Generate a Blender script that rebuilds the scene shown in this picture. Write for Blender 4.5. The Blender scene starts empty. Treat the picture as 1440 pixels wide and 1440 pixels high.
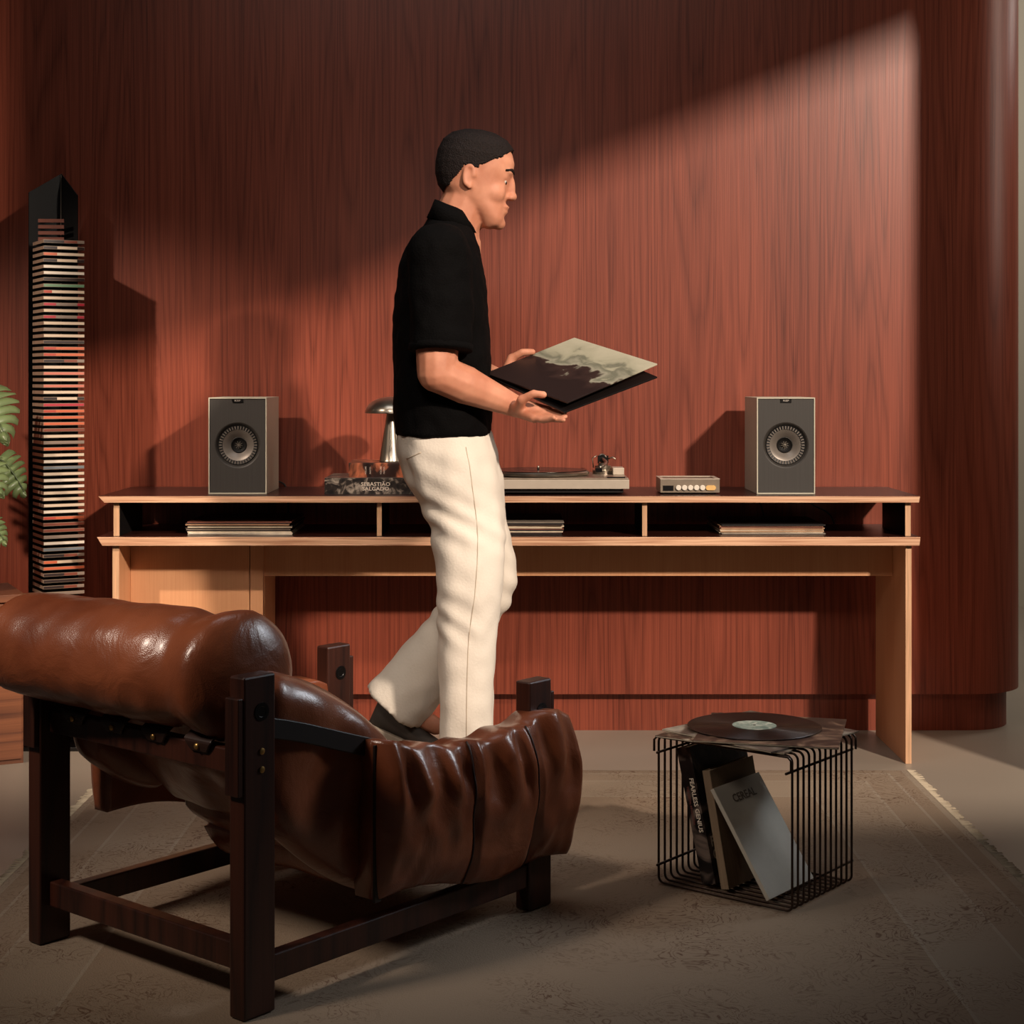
import bpy, bmesh, math, random
from mathutils import Vector, Matrix, noise
R = math.radians
random.seed(7)
sc = bpy.context.scene
COL = sc.collection
F = 2342.0          # focal length in pixels of the 1440 frame
CZ = 1.154          # eye height
HY = 532.0          # row of the horizon

def at(px, py, D):
    return Vector(((px - 720) * D / F, D, CZ - (py - HY) * D / F))

# ------------------------------------------------------------------ camera, light, exposure
cam_d = bpy.data.cameras.new('camera'); cam = bpy.data.objects.new('camera', cam_d); COL.objects.link(cam)
cam_d.sensor_width = 36; cam_d.lens = 36 * F / 1440
cam_d.shift_y = -(720 - HY) / 1440
cam_d.clip_start = 0.05
cam.location = (0, 0, CZ); cam.rotation_euler = (R(90), 0, 0)
sc.camera = cam
vs = sc.view_settings
vs.view_transform = 'Standard'; vs.look = 'None'; vs.gamma = 1; vs.use_curve_mapping = False
vs.exposure = 0.0

w = bpy.data.worlds.new('world'); sc.world = w; w.use_nodes = True
w.node_tree.nodes['Background'].inputs[0].default_value = (1.0, 0.88, 0.76, 1)
w.node_tree.nodes['Background'].inputs[1].default_value = 0.020

def aim(o, target):
    o.rotation_euler = (Vector(target) - o.location).to_track_quat('-Z', 'Y').to_euler()
def spot(name, loc, target, power, radius, cone, blend, col):
    d = bpy.data.lights.new(name, 'SPOT'); d.energy = power; d.shadow_soft_size = radius
    d.spot_size = R(cone); d.spot_blend = blend; d.color = col
    o = bpy.data.objects.new(name, d); COL.objects.link(o); o.location = loc; aim(o, target); return o
def area(name, loc, target, power, sx, sy, col, spread=180):
    d = bpy.data.lights.new(name, 'AREA'); d.shape = 'RECTANGLE'; d.size = sx; d.size_y = sy
    d.energy = power; d.color = col; d.spread = R(spread)
    o = bpy.data.objects.new(name, d); COL.objects.link(o); o.location = loc; aim(o, target); return o
area('fill_left_high', (-2.6, 1.7, 3.0), (-0.85, 3.25, 0.72), 2.6, 0.5, 0.5, (1.0, 0.84, 0.70), 28)  # fill light added to brighten the chair
area('fill_right_low', (2.0, 4.08, 1.72), (0.0, 3.4, 0.38), 2.0, 0.45, 0.6, (0.86, 0.93, 1.0), 50)  # added cool fill, gives the leather its highlights
area('fill_front_high', (-0.2, 0.9, 3.1), (0.0, 5.15, 0.62), 2.3, 0.8, 0.5, (1.0, 0.86, 0.74), 34)  # added fill that lifts the desk fronts out of shadow
area('fill_strip_right', (2.75, 4.95, 2.3), (1.62, 5.5, 1.7), 5, 0.25, 1.5, (1.0, 0.86, 0.72), 120)  # added strip, puts a highlight on the curved wall end
KEY = Vector((4.2, -1.78, 4.48))
spot('key_lamp_right', KEY, (0.40, 5.42, 1.15), 3350, 0.19, 34, 0.65, (1.0, 0.83, 0.68))
spot('key_lamp_left', (-3.05, 2.0, 3.45), (-1.10, 5.3, 0.60), 620, 0.07, 25, 0.75, (1.0, 0.80, 0.64))
area('softbox_over_room', (-0.2, 3.9, 3.3), (-0.1, 4.7, 0.6), 5, 1.6, 0.7, (0.95, 0.97, 1.0), 120)
area('fill_over_wall', (-0.1, 3.3, 3.3), (-0.1, 5.42, 1.5), 3.2, 3.0, 0.5, (1.0, 0.84, 0.70), 110)  # added fill, brightens the unlit parts of the panelled wall
area('fill_far_right', (3.2, 6.3, 3.0), (2.2, 8.4, 1.2), 42, 1.2, 1.2, (1.0, 0.93, 0.84))  # extra light added for the far beige wall

# ------------------------------------------------------------------ materials
def new_mat(name):
    m = bpy.data.materials.new(name); m.use_nodes = True
    return m, m.node_tree, m.node_tree.nodes['Principled BSDF']
def lin(c):
    return tuple(((v / 255) / 12.92 if v / 255 <= 0.04045 else ((v / 255 + 0.055) / 1.055) ** 2.4) for v in c) + (1,)
def N(nt, t, **k):
    n = nt.nodes.new(t)
    for a, b in k.items(): setattr(n, a, b)
    return n
MATS = {}
def plain(name, rgb, rough=0.5, metal=0.0, vary=0.12, scale=(30, 30, 30), bump=0.0, bscale=80, coat=0.0, spec=0.5):
    if name in MATS: return MATS[name]
    m, nt, b = new_mat(name); MATS[name] = m
    c = lin(rgb)
    tc = N(nt, 'ShaderNodeTexCoord'); mp = N(nt, 'ShaderNodeMapping'); mp.inputs['Scale'].default_value = scale
    nz = N(nt, 'ShaderNodeTexNoise'); nz.inputs['Scale'].default_value = 1.0; nz.inputs['Detail'].default_value = 4
    cr = N(nt, 'ShaderNodeValToRGB')
    cr.color_ramp.elements[0].position = 0.3; cr.color_ramp.elements[1].position = 0.7
    cr.color_ramp.elements[0].color = tuple(v * (1 - vary) for v in c[:3]) + (1,)
    cr.color_ramp.elements[1].color = tuple(min(1, v * (1 + vary)) for v in c[:3]) + (1,)
    L = nt.links.new
    L(tc.outputs['Object'], mp.inputs[0]); L(mp.outputs[0], nz.inputs['Vector']); L(nz.outputs[0], cr.inputs[0])
    L(cr.outputs[0], b.inputs['Base Color'])
    b.inputs['Roughness'].default_value = rough; b.inputs['Metallic'].default_value = metal
    b.inputs['Coat Weight'].default_value = coat; b.inputs['Specular IOR Level'].default_value = spec
    if bump:
        n2 = N(nt, 'ShaderNodeTexNoise'); n2.inputs['Scale'].default_value = bscale; n2.inputs['Detail'].default_value = 5
        bp = N(nt, 'ShaderNodeBump'); bp.inputs['Strength'].default_value = bump; bp.inputs['Distance'].default_value = 0.01
        L(tc.outputs['Object'], n2.inputs['Vector']); L(n2.outputs[0], bp.inputs['Height']); L(bp.outputs[0], b.inputs['Normal'])
    return m

def wood(name, dark, light, rough, grain=(9.0, 9.0, 0.55), lines=16, pore=(260, 260, 5), axis_swap=None, bump=0.12, fine=0.35, spec=0.5, ringw=0.42, det=1.5):
    if name in MATS: return MATS[name]
    m, nt, b = new_mat(name); MATS[name] = m
    L = nt.links.new
    tc = N(nt, 'ShaderNodeTexCoord')
    src = tc.outputs['Object']
    mp = N(nt, 'ShaderNodeMapping'); mp.inputs['Scale'].default_value = grain; L(src, mp.inputs[0])
    nz = N(nt, 'ShaderNodeTexNoise'); nz.inputs['Scale'].default_value = 1; nz.inputs['Detail'].default_value = det; nz.inputs['Roughness'].default_value = 0.4
    L(mp.outputs[0], nz.inputs['Vector'])
    mu = N(nt, 'ShaderNodeMath', operation='MULTIPLY'); mu.inputs[1].default_value = lines; L(nz.outputs[0], mu.inputs[0])
    fr = N(nt, 'ShaderNodeMath', operation='PINGPONG'); fr.inputs[1].default_value = 1.0; L(mu.outputs[0], fr.inputs[0])
    pw = N(nt, 'ShaderNodeMath', operation='POWER'); pw.inputs[1].default_value = 2.2; L(fr.outputs[0], pw.inputs[0])
    mp2 = N(nt, 'ShaderNodeMapping'); mp2.inputs['Scale'].default_value = pore; L(src, mp2.inputs[0])
    n2 = N(nt, 'ShaderNodeTexNoise'); n2.inputs['Scale'].default_value = 1; n2.inputs['Detail'].default_value = 2; L(mp2.outputs[0], n2.inputs['Vector'])
    mp3 = N(nt, 'ShaderNodeMapping'); mp3.inputs['Scale'].default_value = tuple(g * 0.35 for g in grain); L(src, mp3.inputs[0])
    n3 = N(nt, 'ShaderNodeTexNoise'); n3.inputs['Scale'].default_value = 1; n3.inputs['Detail'].default_value = 3; L(mp3.outputs[0], n3.inputs['Vector'])
    a = N(nt, 'ShaderNodeMath', operation='MULTIPLY'); a.inputs[1].default_value = ringw; L(pw.outputs[0], a.inputs[0])
    c = N(nt, 'ShaderNodeMath', operation='MULTIPLY_ADD'); c.inputs[1].default_value = fine * 1.6; L(n2.outputs[0], c.inputs[0]); L(a.outputs[0], c.inputs[2])
    d = N(nt, 'ShaderNodeMath', operation='MULTIPLY_ADD'); d.inputs[1].default_value = 0.45; L(n3.outputs[0], d.inputs[0]); L(c.outputs[0], d.inputs[2])
    cr = N(nt, 'ShaderNodeValToRGB'); cr.color_ramp.elements[0].position = 0.25; cr.color_ramp.elements[1].position = 0.95
    cr.color_ramp.elements[0].color = lin(light); cr.color_ramp.elements[1].color = lin(dark)
    L(d.outputs[0], cr.inputs[0]); L(cr.outputs[0], b.inputs['Base Color'])
    b.inputs['Roughness'].default_value = rough; b.inputs['Specular IOR Level'].default_value = spec
    bp = N(nt, 'ShaderNodeBump'); bp.inputs['Strength'].default_value = bump; bp.inputs['Distance'].default_value = 0.002; bp.invert = True
    L(c.outputs[0], bp.inputs['Height']); L(bp.outputs[0], b.inputs['Normal'])
    return m

WALLM = wood('mahogany_veneer', (76, 27, 14), (158, 79, 57), 0.40, grain=(15, 15, 0.55), lines=20, pore=(520, 520, 4), spec=0.38, ringw=0.17, fine=0.42, det=0.2)
MAPLE = wood('maple_veneer', (206, 142, 98), (228, 172, 128), 0.45, grain=(6, 6, 1.0), lines=9, bump=0.03, ringw=0.15)
CABW = wood('walnut_veneer', (84, 44, 24), (146, 88, 54), 0.5, grain=(1.0, 1.0, 18), lines=7, pore=(5, 5, 260))
CHAIRW = wood('dark_jacaranda', (34, 14, 9), (70, 34, 22), 0.4, grain=(14, 14, 1), lines=6, bump=0.05)
LAMINATE = plain('dark_brown_laminate', (52, 22, 16), 0.3, vary=0.15, scale=(3, 40, 40))
INNER = plain('black_laminate', (16, 11, 10), 0.5)

def ply_mat():
    m, nt, b = new_mat('plywood_edge'); L = nt.links.new
    tc = N(nt, 'ShaderNodeTexCoord'); mp = N(nt, 'ShaderNodeMapping'); mp.inputs['Scale'].default_value = (4, 4, 260)
    nz = N(nt, 'ShaderNodeTexNoise'); nz.inputs['Scale'].default_value = 1; nz.inputs['Detail'].default_value = 3
    cr = N(nt, 'ShaderNodeValToRGB'); cr.color_ramp.elements[0].color = lin((172, 118, 86)); cr.color_ramp.elements[1].color = lin((228, 182, 146))
    cr.color_ramp.elements[0].position = 0.35; cr.color_ramp.elements[1].position = 0.6
    L(tc.outputs['Object'], mp.inputs[0]); L(mp.outputs[0], nz.inputs['Vector']); L(nz.outputs[0], cr.inputs[0]); L(cr.outputs[0], b.inputs['Base Color'])
    b.inputs['Roughness'].default_value = 0.55
    return m
PLY = ply_mat()
PLYV = plain('plywood_edge_upright', (212, 166, 128), 0.55, vary=0.2, scale=(300, 8, 8))
BLACK = plain('black_metal', (8, 6, 6), 0.3, 0.0)
STEEL = plain('brushed_steel', (168, 158, 144), 0.28, 0.95, vary=0.05)
SILVER = plain('silver_plastic', (206, 192, 174), 0.35, 0.2, vary=0.04)
DARKP = plain('dark_plastic', (22, 18, 17), 0.4)
VINYL = plain('black_vinyl', (16, 12, 11), 0.22)
WHITEP = plain('white_plastic', (226, 216, 200), 0.4, vary=0.03)
PAPER = plain('cream_paper', (214, 200, 178), 0.7, vary=0.1, scale=(2, 2, 900))

# ------------------------------------------------------------------ mesh helpers
def tag(o, label=None, cat=None, group=None, kind=None):
    if label: o['label'] = label
    if cat: o['category'] = cat
    if group: o['group'] = group
    if kind: o['kind'] = kind
    return o
def empty(name, loc, rz=0):
    o = bpy.data.objects.new(name, None); COL.objects.link(o); o.location = loc; o.rotation_euler = (0, 0, rz)
    o.empty_display_size = 0.05
    return o
class MB:
    def __init__(s): s.v = []; s.f = []; s.mi = []
    def add(s, vs_, fs, mi=0):
        k = len(s.v); s.v += [Vector(a) for a in vs_]; s.f += [tuple(i + k for i in f) for f in fs]
        s.mi += (mi if isinstance(mi, list) else [mi] * len(fs)); return s
    def box(s, lo, hi, mi=0, M=None):
        x0, y0, z0 = lo; x1, y1, z1 = hi
        v = [(x0,y0,z0),(x1,y0,z0),(x1,y1,z0),(x0,y1,z0),(x0,y0,z1),(x1,y0,z1),(x1,y1,z1),(x0,y1,z1)]
        if M: v = [M @ Vector(a) for a in v]
        # faces: bottom, top, front(-y), right, back, left
        return s.add(v, [(0,3,2,1),(4,5,6,7),(0,1,5,4),(1,2,6,5),(2,3,7,6),(3,0,4,7)], mi)
    def loft(s, rings, cap=True, close=False, mi=0):
        n = len(rings[0]); vs_ = [p for r in rings for p in r]; fs = []
        m = len(rings)
        for i in range(m if close else m - 1):
            a = i * n; b = ((i + 1) % m) * n
            for j in range(n): fs.append((a + j, a + (j + 1) % n, b + (j + 1) % n, b + j))
        if cap and not close:
            fs.append(tuple(range(n))[::-1]); fs.append(tuple((m - 1) * n + j for j in range(n)))
        return s.add(vs_, fs, mi)
    def lathe(s, prof, c=(0, 0, 0), n=32, axis='z', mi=0, cap=True):
        c = Vector(c); rings = []
        for r, h in prof:
            ring = []
            for j in range(n):
                a = 2 * math.pi * j / n; p, q = max(r, 1e-5) * math.cos(a), max(r, 1e-5) * math.sin(a)
                ring.append(c + (Vector((p, q, h)) if axis == 'z' else Vector((p, -h, q)) if axis == 'y' else Vector((h, p, q))))
            rings.append(ring)
        return s.loft(rings, cap, mi=mi)
    def tube(s, pts, r, n=8, close=False, mi=0):
        pts = [Vector(p) for p in pts]; m = len(pts); rs = r if isinstance(r, (list, tuple)) else [r] * m
        rings = []; up = None
        for i, p in enumerate(pts):
            if close: t = pts[(i + 1) % m] - pts[i - 1]
            else: t = pts[min(i + 1, m - 1)] - pts[max(i - 1, 0)]
            t.normalize()
            if up is None:
                up = Vector((0, 0, 1)) if abs(t.z) < 0.9 else Vector((1, 0, 0))
            up = (up - t * up.dot(t)).normalized(); sd = t.cross(up)
            rings.append([p + (up * math.cos(2 * math.pi * j / n) + sd * math.sin(2 * math.pi * j / n)) * rs[i] for j in range(n)])
        return s.loft(rings, not close, close, mi)
    def ball(s, c, r, n=14, m=9, M=None, mi=0):
        c = Vector(c); r = Vector(r) if hasattr(r, '__len__') else Vector((r, r, r)); rings = []
        for i in range(m + 1):
            ph = math.pi * (i + 0.02) / (m + 0.04) - math.pi / 2
            ring = []
            for j in range(n):
                a = 2 * math.pi * j / n
                q = Vector((r.x * math.cos(ph) * math.cos(a), r.y * math.cos(ph) * math.sin(a), r.z * math.sin(ph)))
                ring.append(c + (M @ q if M else q))
            rings.append(ring)
        return s.loft(rings, True, mi=mi)
    def cap(s, a, b, ra, rb, n=12):
        a = Vector(a); b = Vector(b)
        s.tube([a, a.lerp(b, .5), b], [ra, (ra + rb) / 2, rb], n); s.ball(a, ra, n, 7); s.ball(b, rb, n, 7); return s
    def build(s, name, mats, parent=None, smooth=False, bevel=0, loc=None, auto=None):
        me = bpy.data.meshes.new(name); me.from_pydata([tuple(v) for v in s.v], [], s.f)
        for m in (mats if isinstance(mats, (list, tuple)) else [mats]): me.materials.append(m)
        me.polygons.foreach_set('material_index', s.mi)
        bm = bmesh.new(); bm.from_mesh(me); bmesh.ops.recalc_face_normals(bm, faces=bm.faces); bm.to_mesh(me); bm.free()
        if smooth: me.polygons.foreach_set('use_smooth', [True] * len(me.polygons))
        if auto is not None:
            me.polygons.foreach_set('use_smooth', [True] * len(me.polygons)); me.set_sharp_from_angle(angle=R(auto))
        me.update()
        o = bpy.data.objects.new(name, me); COL.objects.link(o)
        if parent: o.parent = parent
        if loc is not None: o.location = loc
        if bevel:
            b = o.modifiers.new('bevel', 'BEVEL'); b.width = bevel; b.segments = 2; b.limit_method = 'ANGLE'
        return o
def fuse(o, voxel, smooth=4, fac=0.5):
    """voxel-fuse a mesh of overlapping lofts into one continuous skin"""
    md = o.modifiers.new('r', 'REMESH'); md.mode = 'VOXEL'; md.voxel_size = voxel; md.use_smooth_shade = True
    sm = o.modifiers.new('s', 'SMOOTH'); sm.factor = fac; sm.iterations = smooth
    dg = bpy.context.evaluated_depsgraph_get(); dg.update()
    me = bpy.data.meshes.new_from_object(o.evaluated_get(dg)); mats = list(o.data.materials)
    o.modifiers.clear(); o.data = me; me.materials.clear()
    for m in mats: me.materials.append(m)
    me.polygons.foreach_set('use_smooth', [True] * len(me.polygons))
    return o
def text(name, body, size, loc, rot, mat, parent=None, extrude=0.0002, sx=1.0, align='CENTER'):
    cu = bpy.data.curves.new(name, 'FONT'); cu.body = body; cu.size = size; cu.extrude = extrude
    cu.align_x = align; cu.align_y = 'CENTER'; cu.space_line = 0.9; cu.offset = size * 0.018; cu.resolution_u = 2
    t = bpy.data.objects.new(name, cu); COL.objects.link(t)
    dg = bpy.context.evaluated_depsgraph_get(); dg.update()
    me = bpy.data.meshes.new_from_object(t.evaluated_get(dg)); bpy.data.objects.remove(t)
    me.materials.clear(); me.materials.append(mat)
    o = bpy.data.objects.new(name, me); COL.objects.link(o); o.location = loc; o.rotation_euler = rot; o.scale = (sx, 1, 1)
    if parent: o.parent = parent
    return o
def crm(P, k):
    """Catmull-Rom through tuples, k samples a span"""
    P = [Vector(p) for p in P]; out = []
    for i in range(len(P) - 1):
        a, b, c, d = P[max(i - 1, 0)], P[i], P[i + 1], P[min(i + 2, len(P) - 1)]
        for j in range(k):
            t = j / k
            out.append(0.5 * ((2 * b) + (c - a) * t + (2 * a - 5 * b + 4 * c - d) * t * t + (3 * b - a - 3 * c + d) * t ** 3))
    out.append(P[-1]); return out
ORD = ['zeroth'] + 'first second third fourth fifth sixth seventh eighth ninth tenth eleventh twelfth thirteenth fourteenth fifteenth sixteenth seventeenth eighteenth nineteenth'.split()
def ordinal(n):
    if n < 20: return ORD[n]
    tens = {2: 'twent', 3: 'thirt', 4: 'fort', 5: 'fift'}[n // 10]
    return tens + 'ieth' if n % 10 == 0 else tens + 'y-' + ORD[n % 10]

# ------------------------------------------------------------------ the setting
FLOORM = plain('polished_concrete', (150, 138, 124), 0.42, vary=0.06, scale=(1.5, 1.5, 1.5), bump=0.02, bscale=12)
BEIGE = plain('beige_plaster', (176, 166, 148), 0.8, vary=0.03, scale=(2, 2, 2))
m = MB(); m.box((-5, -1.5, -0.1), (6, 8.6, 0)); tag(m.build('floor', FLOORM), kind='structure')
m = MB(); m.box((-5, 8.4, 0), (6, 8.5, 3.6)); tag(m.build('wall_back', BEIGE), kind='structure')
WY = 5.42
def curved_wall(x_left, x_flat, y, rad, z0, z1):
    pts = [(x_left, y), (x_flat - 0.5, y)] + [(x_flat + rad * math.sin(a), y + rad - rad * math.cos(a)) for a in [R(d) for d in range(0, 91, 6)]] + [(x_flat + rad - 0.05, y + 0.9), (x_left, y + 0.9)]
    mb = MB(); mb.loft([[Vector((p[0], p[1], z0)) for p in pts], [Vector((p[0], p[1], z1)) for p in pts]]); return mb
tag(curved_wall(-3.2, 1.50, WY, 0.20, 0.126, 3.2).build('wall_panelled', WALLM, auto=30), kind='structure')
tag(curved_wall(-3.2, 1.50, WY + 0.04, 0.162, 0.0, 0.1265).build('baseboard_panelled', WALLM, auto=30), kind='structure')
FLAGM = plain('dark_light_flag', (40, 32, 28), 0.9)  # for the added panels that block the lamp light
# panel added out of frame; its edge cuts the lamp light on the panelled wall
m = MB(); m.box((1.705, 4.42, 0.0), (3.4, 4.47, 3.6)); tag(m.build('light_flag_right', FLAGM), kind='structure')
# low panel added out of frame to keep lamp light off the foreground floor
m = MB(); m.box((0.85, 1.5, 0.0), (3.6, 1.55, 2.06)); tag(m.build('light_flag_low', FLAGM), kind='structure')
# slanted panel added above the frame, shapes the top of the light patch
m = MB()
q = [(0.3, 2.25), (0.614, 2.32), (1.0, 2.43), (1.564, 2.71), (2.279, 3.01), (3.6, 3.58), (3.6, 4.9), (0.3, 4.9)]
m.loft([[Vector((a, 3.0, b)) for a, b in q], [Vector((a, 3.05, b)) for a, b in q]])
tag(m.build('light_flag_sloping', FLAGM), kind='structure')

# ------------------------------------------------------------------ rug
def rug_mat():
    m, nt, b = new_mat('faded_rug'); L = nt.links.new
    tc = N(nt, 'ShaderNodeTexCoord'); sp = N(nt, 'ShaderNodeSeparateXYZ'); L(tc.outputs['Object'], sp.inputs[0])
    nz = N(nt, 'ShaderNodeTexNoise'); nz.inputs['Scale'].default_value = 9; nz.inputs['Detail'].default_value = 3; nz.inputs['Distortion'].default_value = 2.2
    L(tc.outputs['Object'], nz.inputs['Vector'])
    mu = N(nt, 'ShaderNodeMath', operation='MULTIPLY'); mu.inputs[1].default_value = 9; L(nz.outputs[0], mu.inputs[0])
    fr = N(nt, 'ShaderNodeMath', operation='PINGPONG'); fr.inputs[1].default_value = 0.5; L(mu.outputs[0], fr.inputs[0])
    r1 = N(nt, 'ShaderNodeValToRGB'); r1.color_ramp.elements[0].position = 0.02; r1.color_ramp.elements[1].position = 0.16
    r1.color_ramp.elements[0].color = (1, 1, 1, 1); r1.color_ramp.elements[1].color = (0, 0, 0, 1); L(fr.outputs[0], r1.inputs[0])
    n2 = N(nt, 'ShaderNodeTexNoise'); n2.inputs['Scale'].default_value = 3.5; n2.inputs['Detail'].default_value = 6; L(tc.outputs['Object'], n2.inputs['Vector'])
    r2 = N(nt, 'ShaderNodeValToRGB'); r2.color_ramp.elements[0].position = 0.42; r2.color_ramp.elements[1].position = 0.6; L(n2.outputs[0], r2.inputs[0])
    ml = N(nt, 'ShaderNodeMath', operation='MULTIPLY'); L(r1.outputs[0], ml.inputs[0]); L(r2.outputs[0], ml.inputs[1])
    # border lines from |x|, |y| (rug half sizes 1.165 x 1.25)
    ax = N(nt, 'ShaderNodeMath', operation='ABSOLUTE'); L(sp.outputs[0], ax.inputs[0])
    ay = N(nt, 'ShaderNodeMath', operation='ABSOLUTE'); L(sp.outputs[1], ay.inputs[0])
    sx = N(nt, 'ShaderNodeMath', operation='SUBTRACT'); sx.inputs[0].default_value = 1.165; L(ax.outputs[0], sx.inputs[1])
    sy = N(nt, 'ShaderNodeMath', operation='SUBTRACT'); sy.inputs[0].default_value = 1.25; L(ay.outputs[0], sy.inputs[1])
    mn = N(nt, 'ShaderNodeMath', operation='MINIMUM'); L(sx.outputs[0], mn.inputs[0]); L(sy.outputs[0], mn.inputs[1])
    rb = N(nt, 'ShaderNodeValToRGB'); rb.color_ramp.interpolation = 'CONSTANT'
    e = rb.color_ramp.elements; e[0].position = 0; e[0].color = (0.75,) * 3 + (1,); e[1].position = 0.025; e[1].color = (0, 0, 0, 1)
    for p, v in ((0.07, 1.0), (0.078, 0.12), (0.155, 1.0), (0.163, 0.45), (0.33, 1.0), (0.338, 0.0)):
        k = e.new(p); k.color = (v, v, v, 1)
    L(mn.outputs[0], rb.inputs[0])
    m1 = N(nt, 'ShaderNodeMix', data_type='RGBA'); m1.inputs['A'].default_value = lin((140, 122, 104)); m1.inputs['B'].default_value = lin((160, 148, 132)); 
    mm = N(nt, 'ShaderNodeMath', operation='MULTIPLY'); mm.inputs[1].default_value = 0.6; L(rb.outputs[0], mm.inputs[0]); L(mm.outputs[0], m1.inputs['Factor'])
    m2 = N(nt, 'ShaderNodeMix', data_type='RGBA'); m2.inputs['B'].default_value = lin((82, 52, 38)); L(m1.outputs['Result'], m2.inputs['A'])
    m3 = N(nt, 'ShaderNodeMath', operation='MULTIPLY'); m3.inputs[1].default_value = 0.75; L(ml.outputs[0], m3.inputs[0]); L(m3.outputs[0], m2.inputs['Factor'])
    L(m2.outputs['Result'], b.inputs['Base Color']); b.inputs['Roughness'].default_value = 0.95; b.inputs['Specular IOR Level'].default_value = 0.1
    n3 = N(nt, 'ShaderNodeTexNoise'); n3.inputs['Scale'].default_value = 320; L(tc.outputs['Object'], n3.inputs['Vector'])
    bp = N(nt, 'ShaderNodeBump'); bp.inputs['Strength'].default_value = 0.5; bp.inputs['Distance'].default_value = 0.003; L(n3.outputs[0], bp.inputs['Height']); L(bp.outputs[0], b.inputs['Normal'])
    return m
rug = empty('patterned_rug', (0, 3.65, 0)); tag(rug, 'faded beige patterned rug spread under the armchair and wire table', 'rug')
mb = MB(); nx, ny = 60, 64; vv = []; 
for j in range(ny + 1):
    for i in range(nx + 1):
        x = -1.165 + 2.33 * i / nx; y = -1.25 + 2.5 * j / ny
        e_ = 1 if i in (0, nx) or j in (0, ny) else 0
        vv.append((x + (0.006 * noise.noise(Vector((y * 9, 1, 2))) if e_ else 0), y, 0.0015 if e_ else 0.008 + 0.0015 * noise.noise(Vector((x * 3, y * 3, 0)))))
ff = [(j * (nx + 1) + i, j * (nx + 1) + i + 1, (j + 1) * (nx + 1) + i + 1, (j + 1) * (nx + 1) + i) for j in range(ny) for i in range(nx)]
mb.add(vv, ff); mb.build('pile', rug_mat(), rug, smooth=True)
mb = MB()
for k in range(260):
    y = -1.24 + 2.48 * k / 259
    for s in (-1, 1):
        x = s * 1.16; dx = s * (0.018 + 0.014 * random.random()); dy = random.uniform(-.01, .01)
        mb.add([(x, y - .0025, .002), (x, y + .0025, .002), (x + dx, y + dy, .001), (x, y, .0055), (x + dx * .9, y + dy, .004)], [(0, 1, 2), (0, 2, 4, 3), (1, 3, 4, 2)])
tag(mb.build('fringe', plain('rug_fringe', (178, 164, 142), 0.9), rug), kind='stuff')

# ------------------------------------------------------------------ desk
desk = empty('plywood_console_desk', (0, 5.18, 0)); tag(desk, 'long plywood console desk with open shelf tier standing against the mahogany wall', 'desk')
desk_off = Vector((0, -5.18, 0))
def dbox(name, lo, hi, mats, mi=0, bevel=0.0008):
    mb = MB(); mb.box(Vector(lo) + desk_off, Vector(hi) + desk_off, mi); return mb.build(name, mats, desk, bevel=bevel)
def shelf_board(name, x0, x1, y0, y1, z0, z1, cut):
    mb = MB()   # ends cut on the slant
    v = [(x0 + cut, y0, z0), (x1 - cut * .2, y0, z0), (x1 - cut * .2, y1, z0), (x0 + cut, y1, z0), (x0, y0, z1), (x1, y0, z1), (x1, y1, z1), (x0, y1, z1)]
    mb.add([Vector(a) + desk_off for a in v], [(0,3,2,1),(4,5,6,7),(0,1,5,4),(1,2,6,5),(2,3,7,6),(3,0,4,7)], [1, 1, 0, 0, 0, 0])
    return mb.build(name, [PLY, LAMINATE], desk, bevel=0.0006)
shelf_board('shelf', -1.235, 1.218, 4.97, 5.405, 0.783, 0.802, 0.018)
shelf_board('shelf', -1.238, 1.218, 4.965, 5.405, 0.655, 0.681, 0.016)
for x0, x1 in ((-1.194, -1.176), (-0.405, -0.390), (0.390, 0.405), (1.178, 1.195)):
    dbox('divider', (x0, 4.99, 0.6812), (x1, 5.30, 0.7828), [PLYV, INNER], [1, 1, 0, 1, 0, 1])
for nm, x0, x1 in (('left', -1.196, -1.176), ('right', 1.178, 1.196)):
    dbox('leg_panel', (x0, 4.985, 0.0), (x1, 5.395, 0.6548), [PLYV, MAPLE], [1, 1, 0, 1, 0, 1])
dbox('apron', (-0.805, 5.15, 0.543), (1.1775, 5.168, 0.6548), [MAPLE])
bx = empty('side_cupboard', (0, 0, 0)); bx.parent = desk
def bbox(name, lo, hi):
    mb = MB(); mb.box(Vector(lo) + desk_off, Vector(hi) + desk_off); o = mb.build(name, MAPLE, bx, bevel=0.0008); return o
bbox('cupboard_door', (-1.1755, 5.130, 0.02), (-0.809, 5.148, 0.6545))
bbox('cupboard_frame', (-0.8065, 5.130, 0.0), (-0.767, 5.1495, 0.6545)); 
bbox('cupboard_side', (-0.785, 5.1697, 0.0), (-0.767, 5.395, 0.6545))
bbox('cupboard_bottom', (-1.1755, 5.1497, 0.02), (-0.786, 5.395, 0.038))

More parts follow.
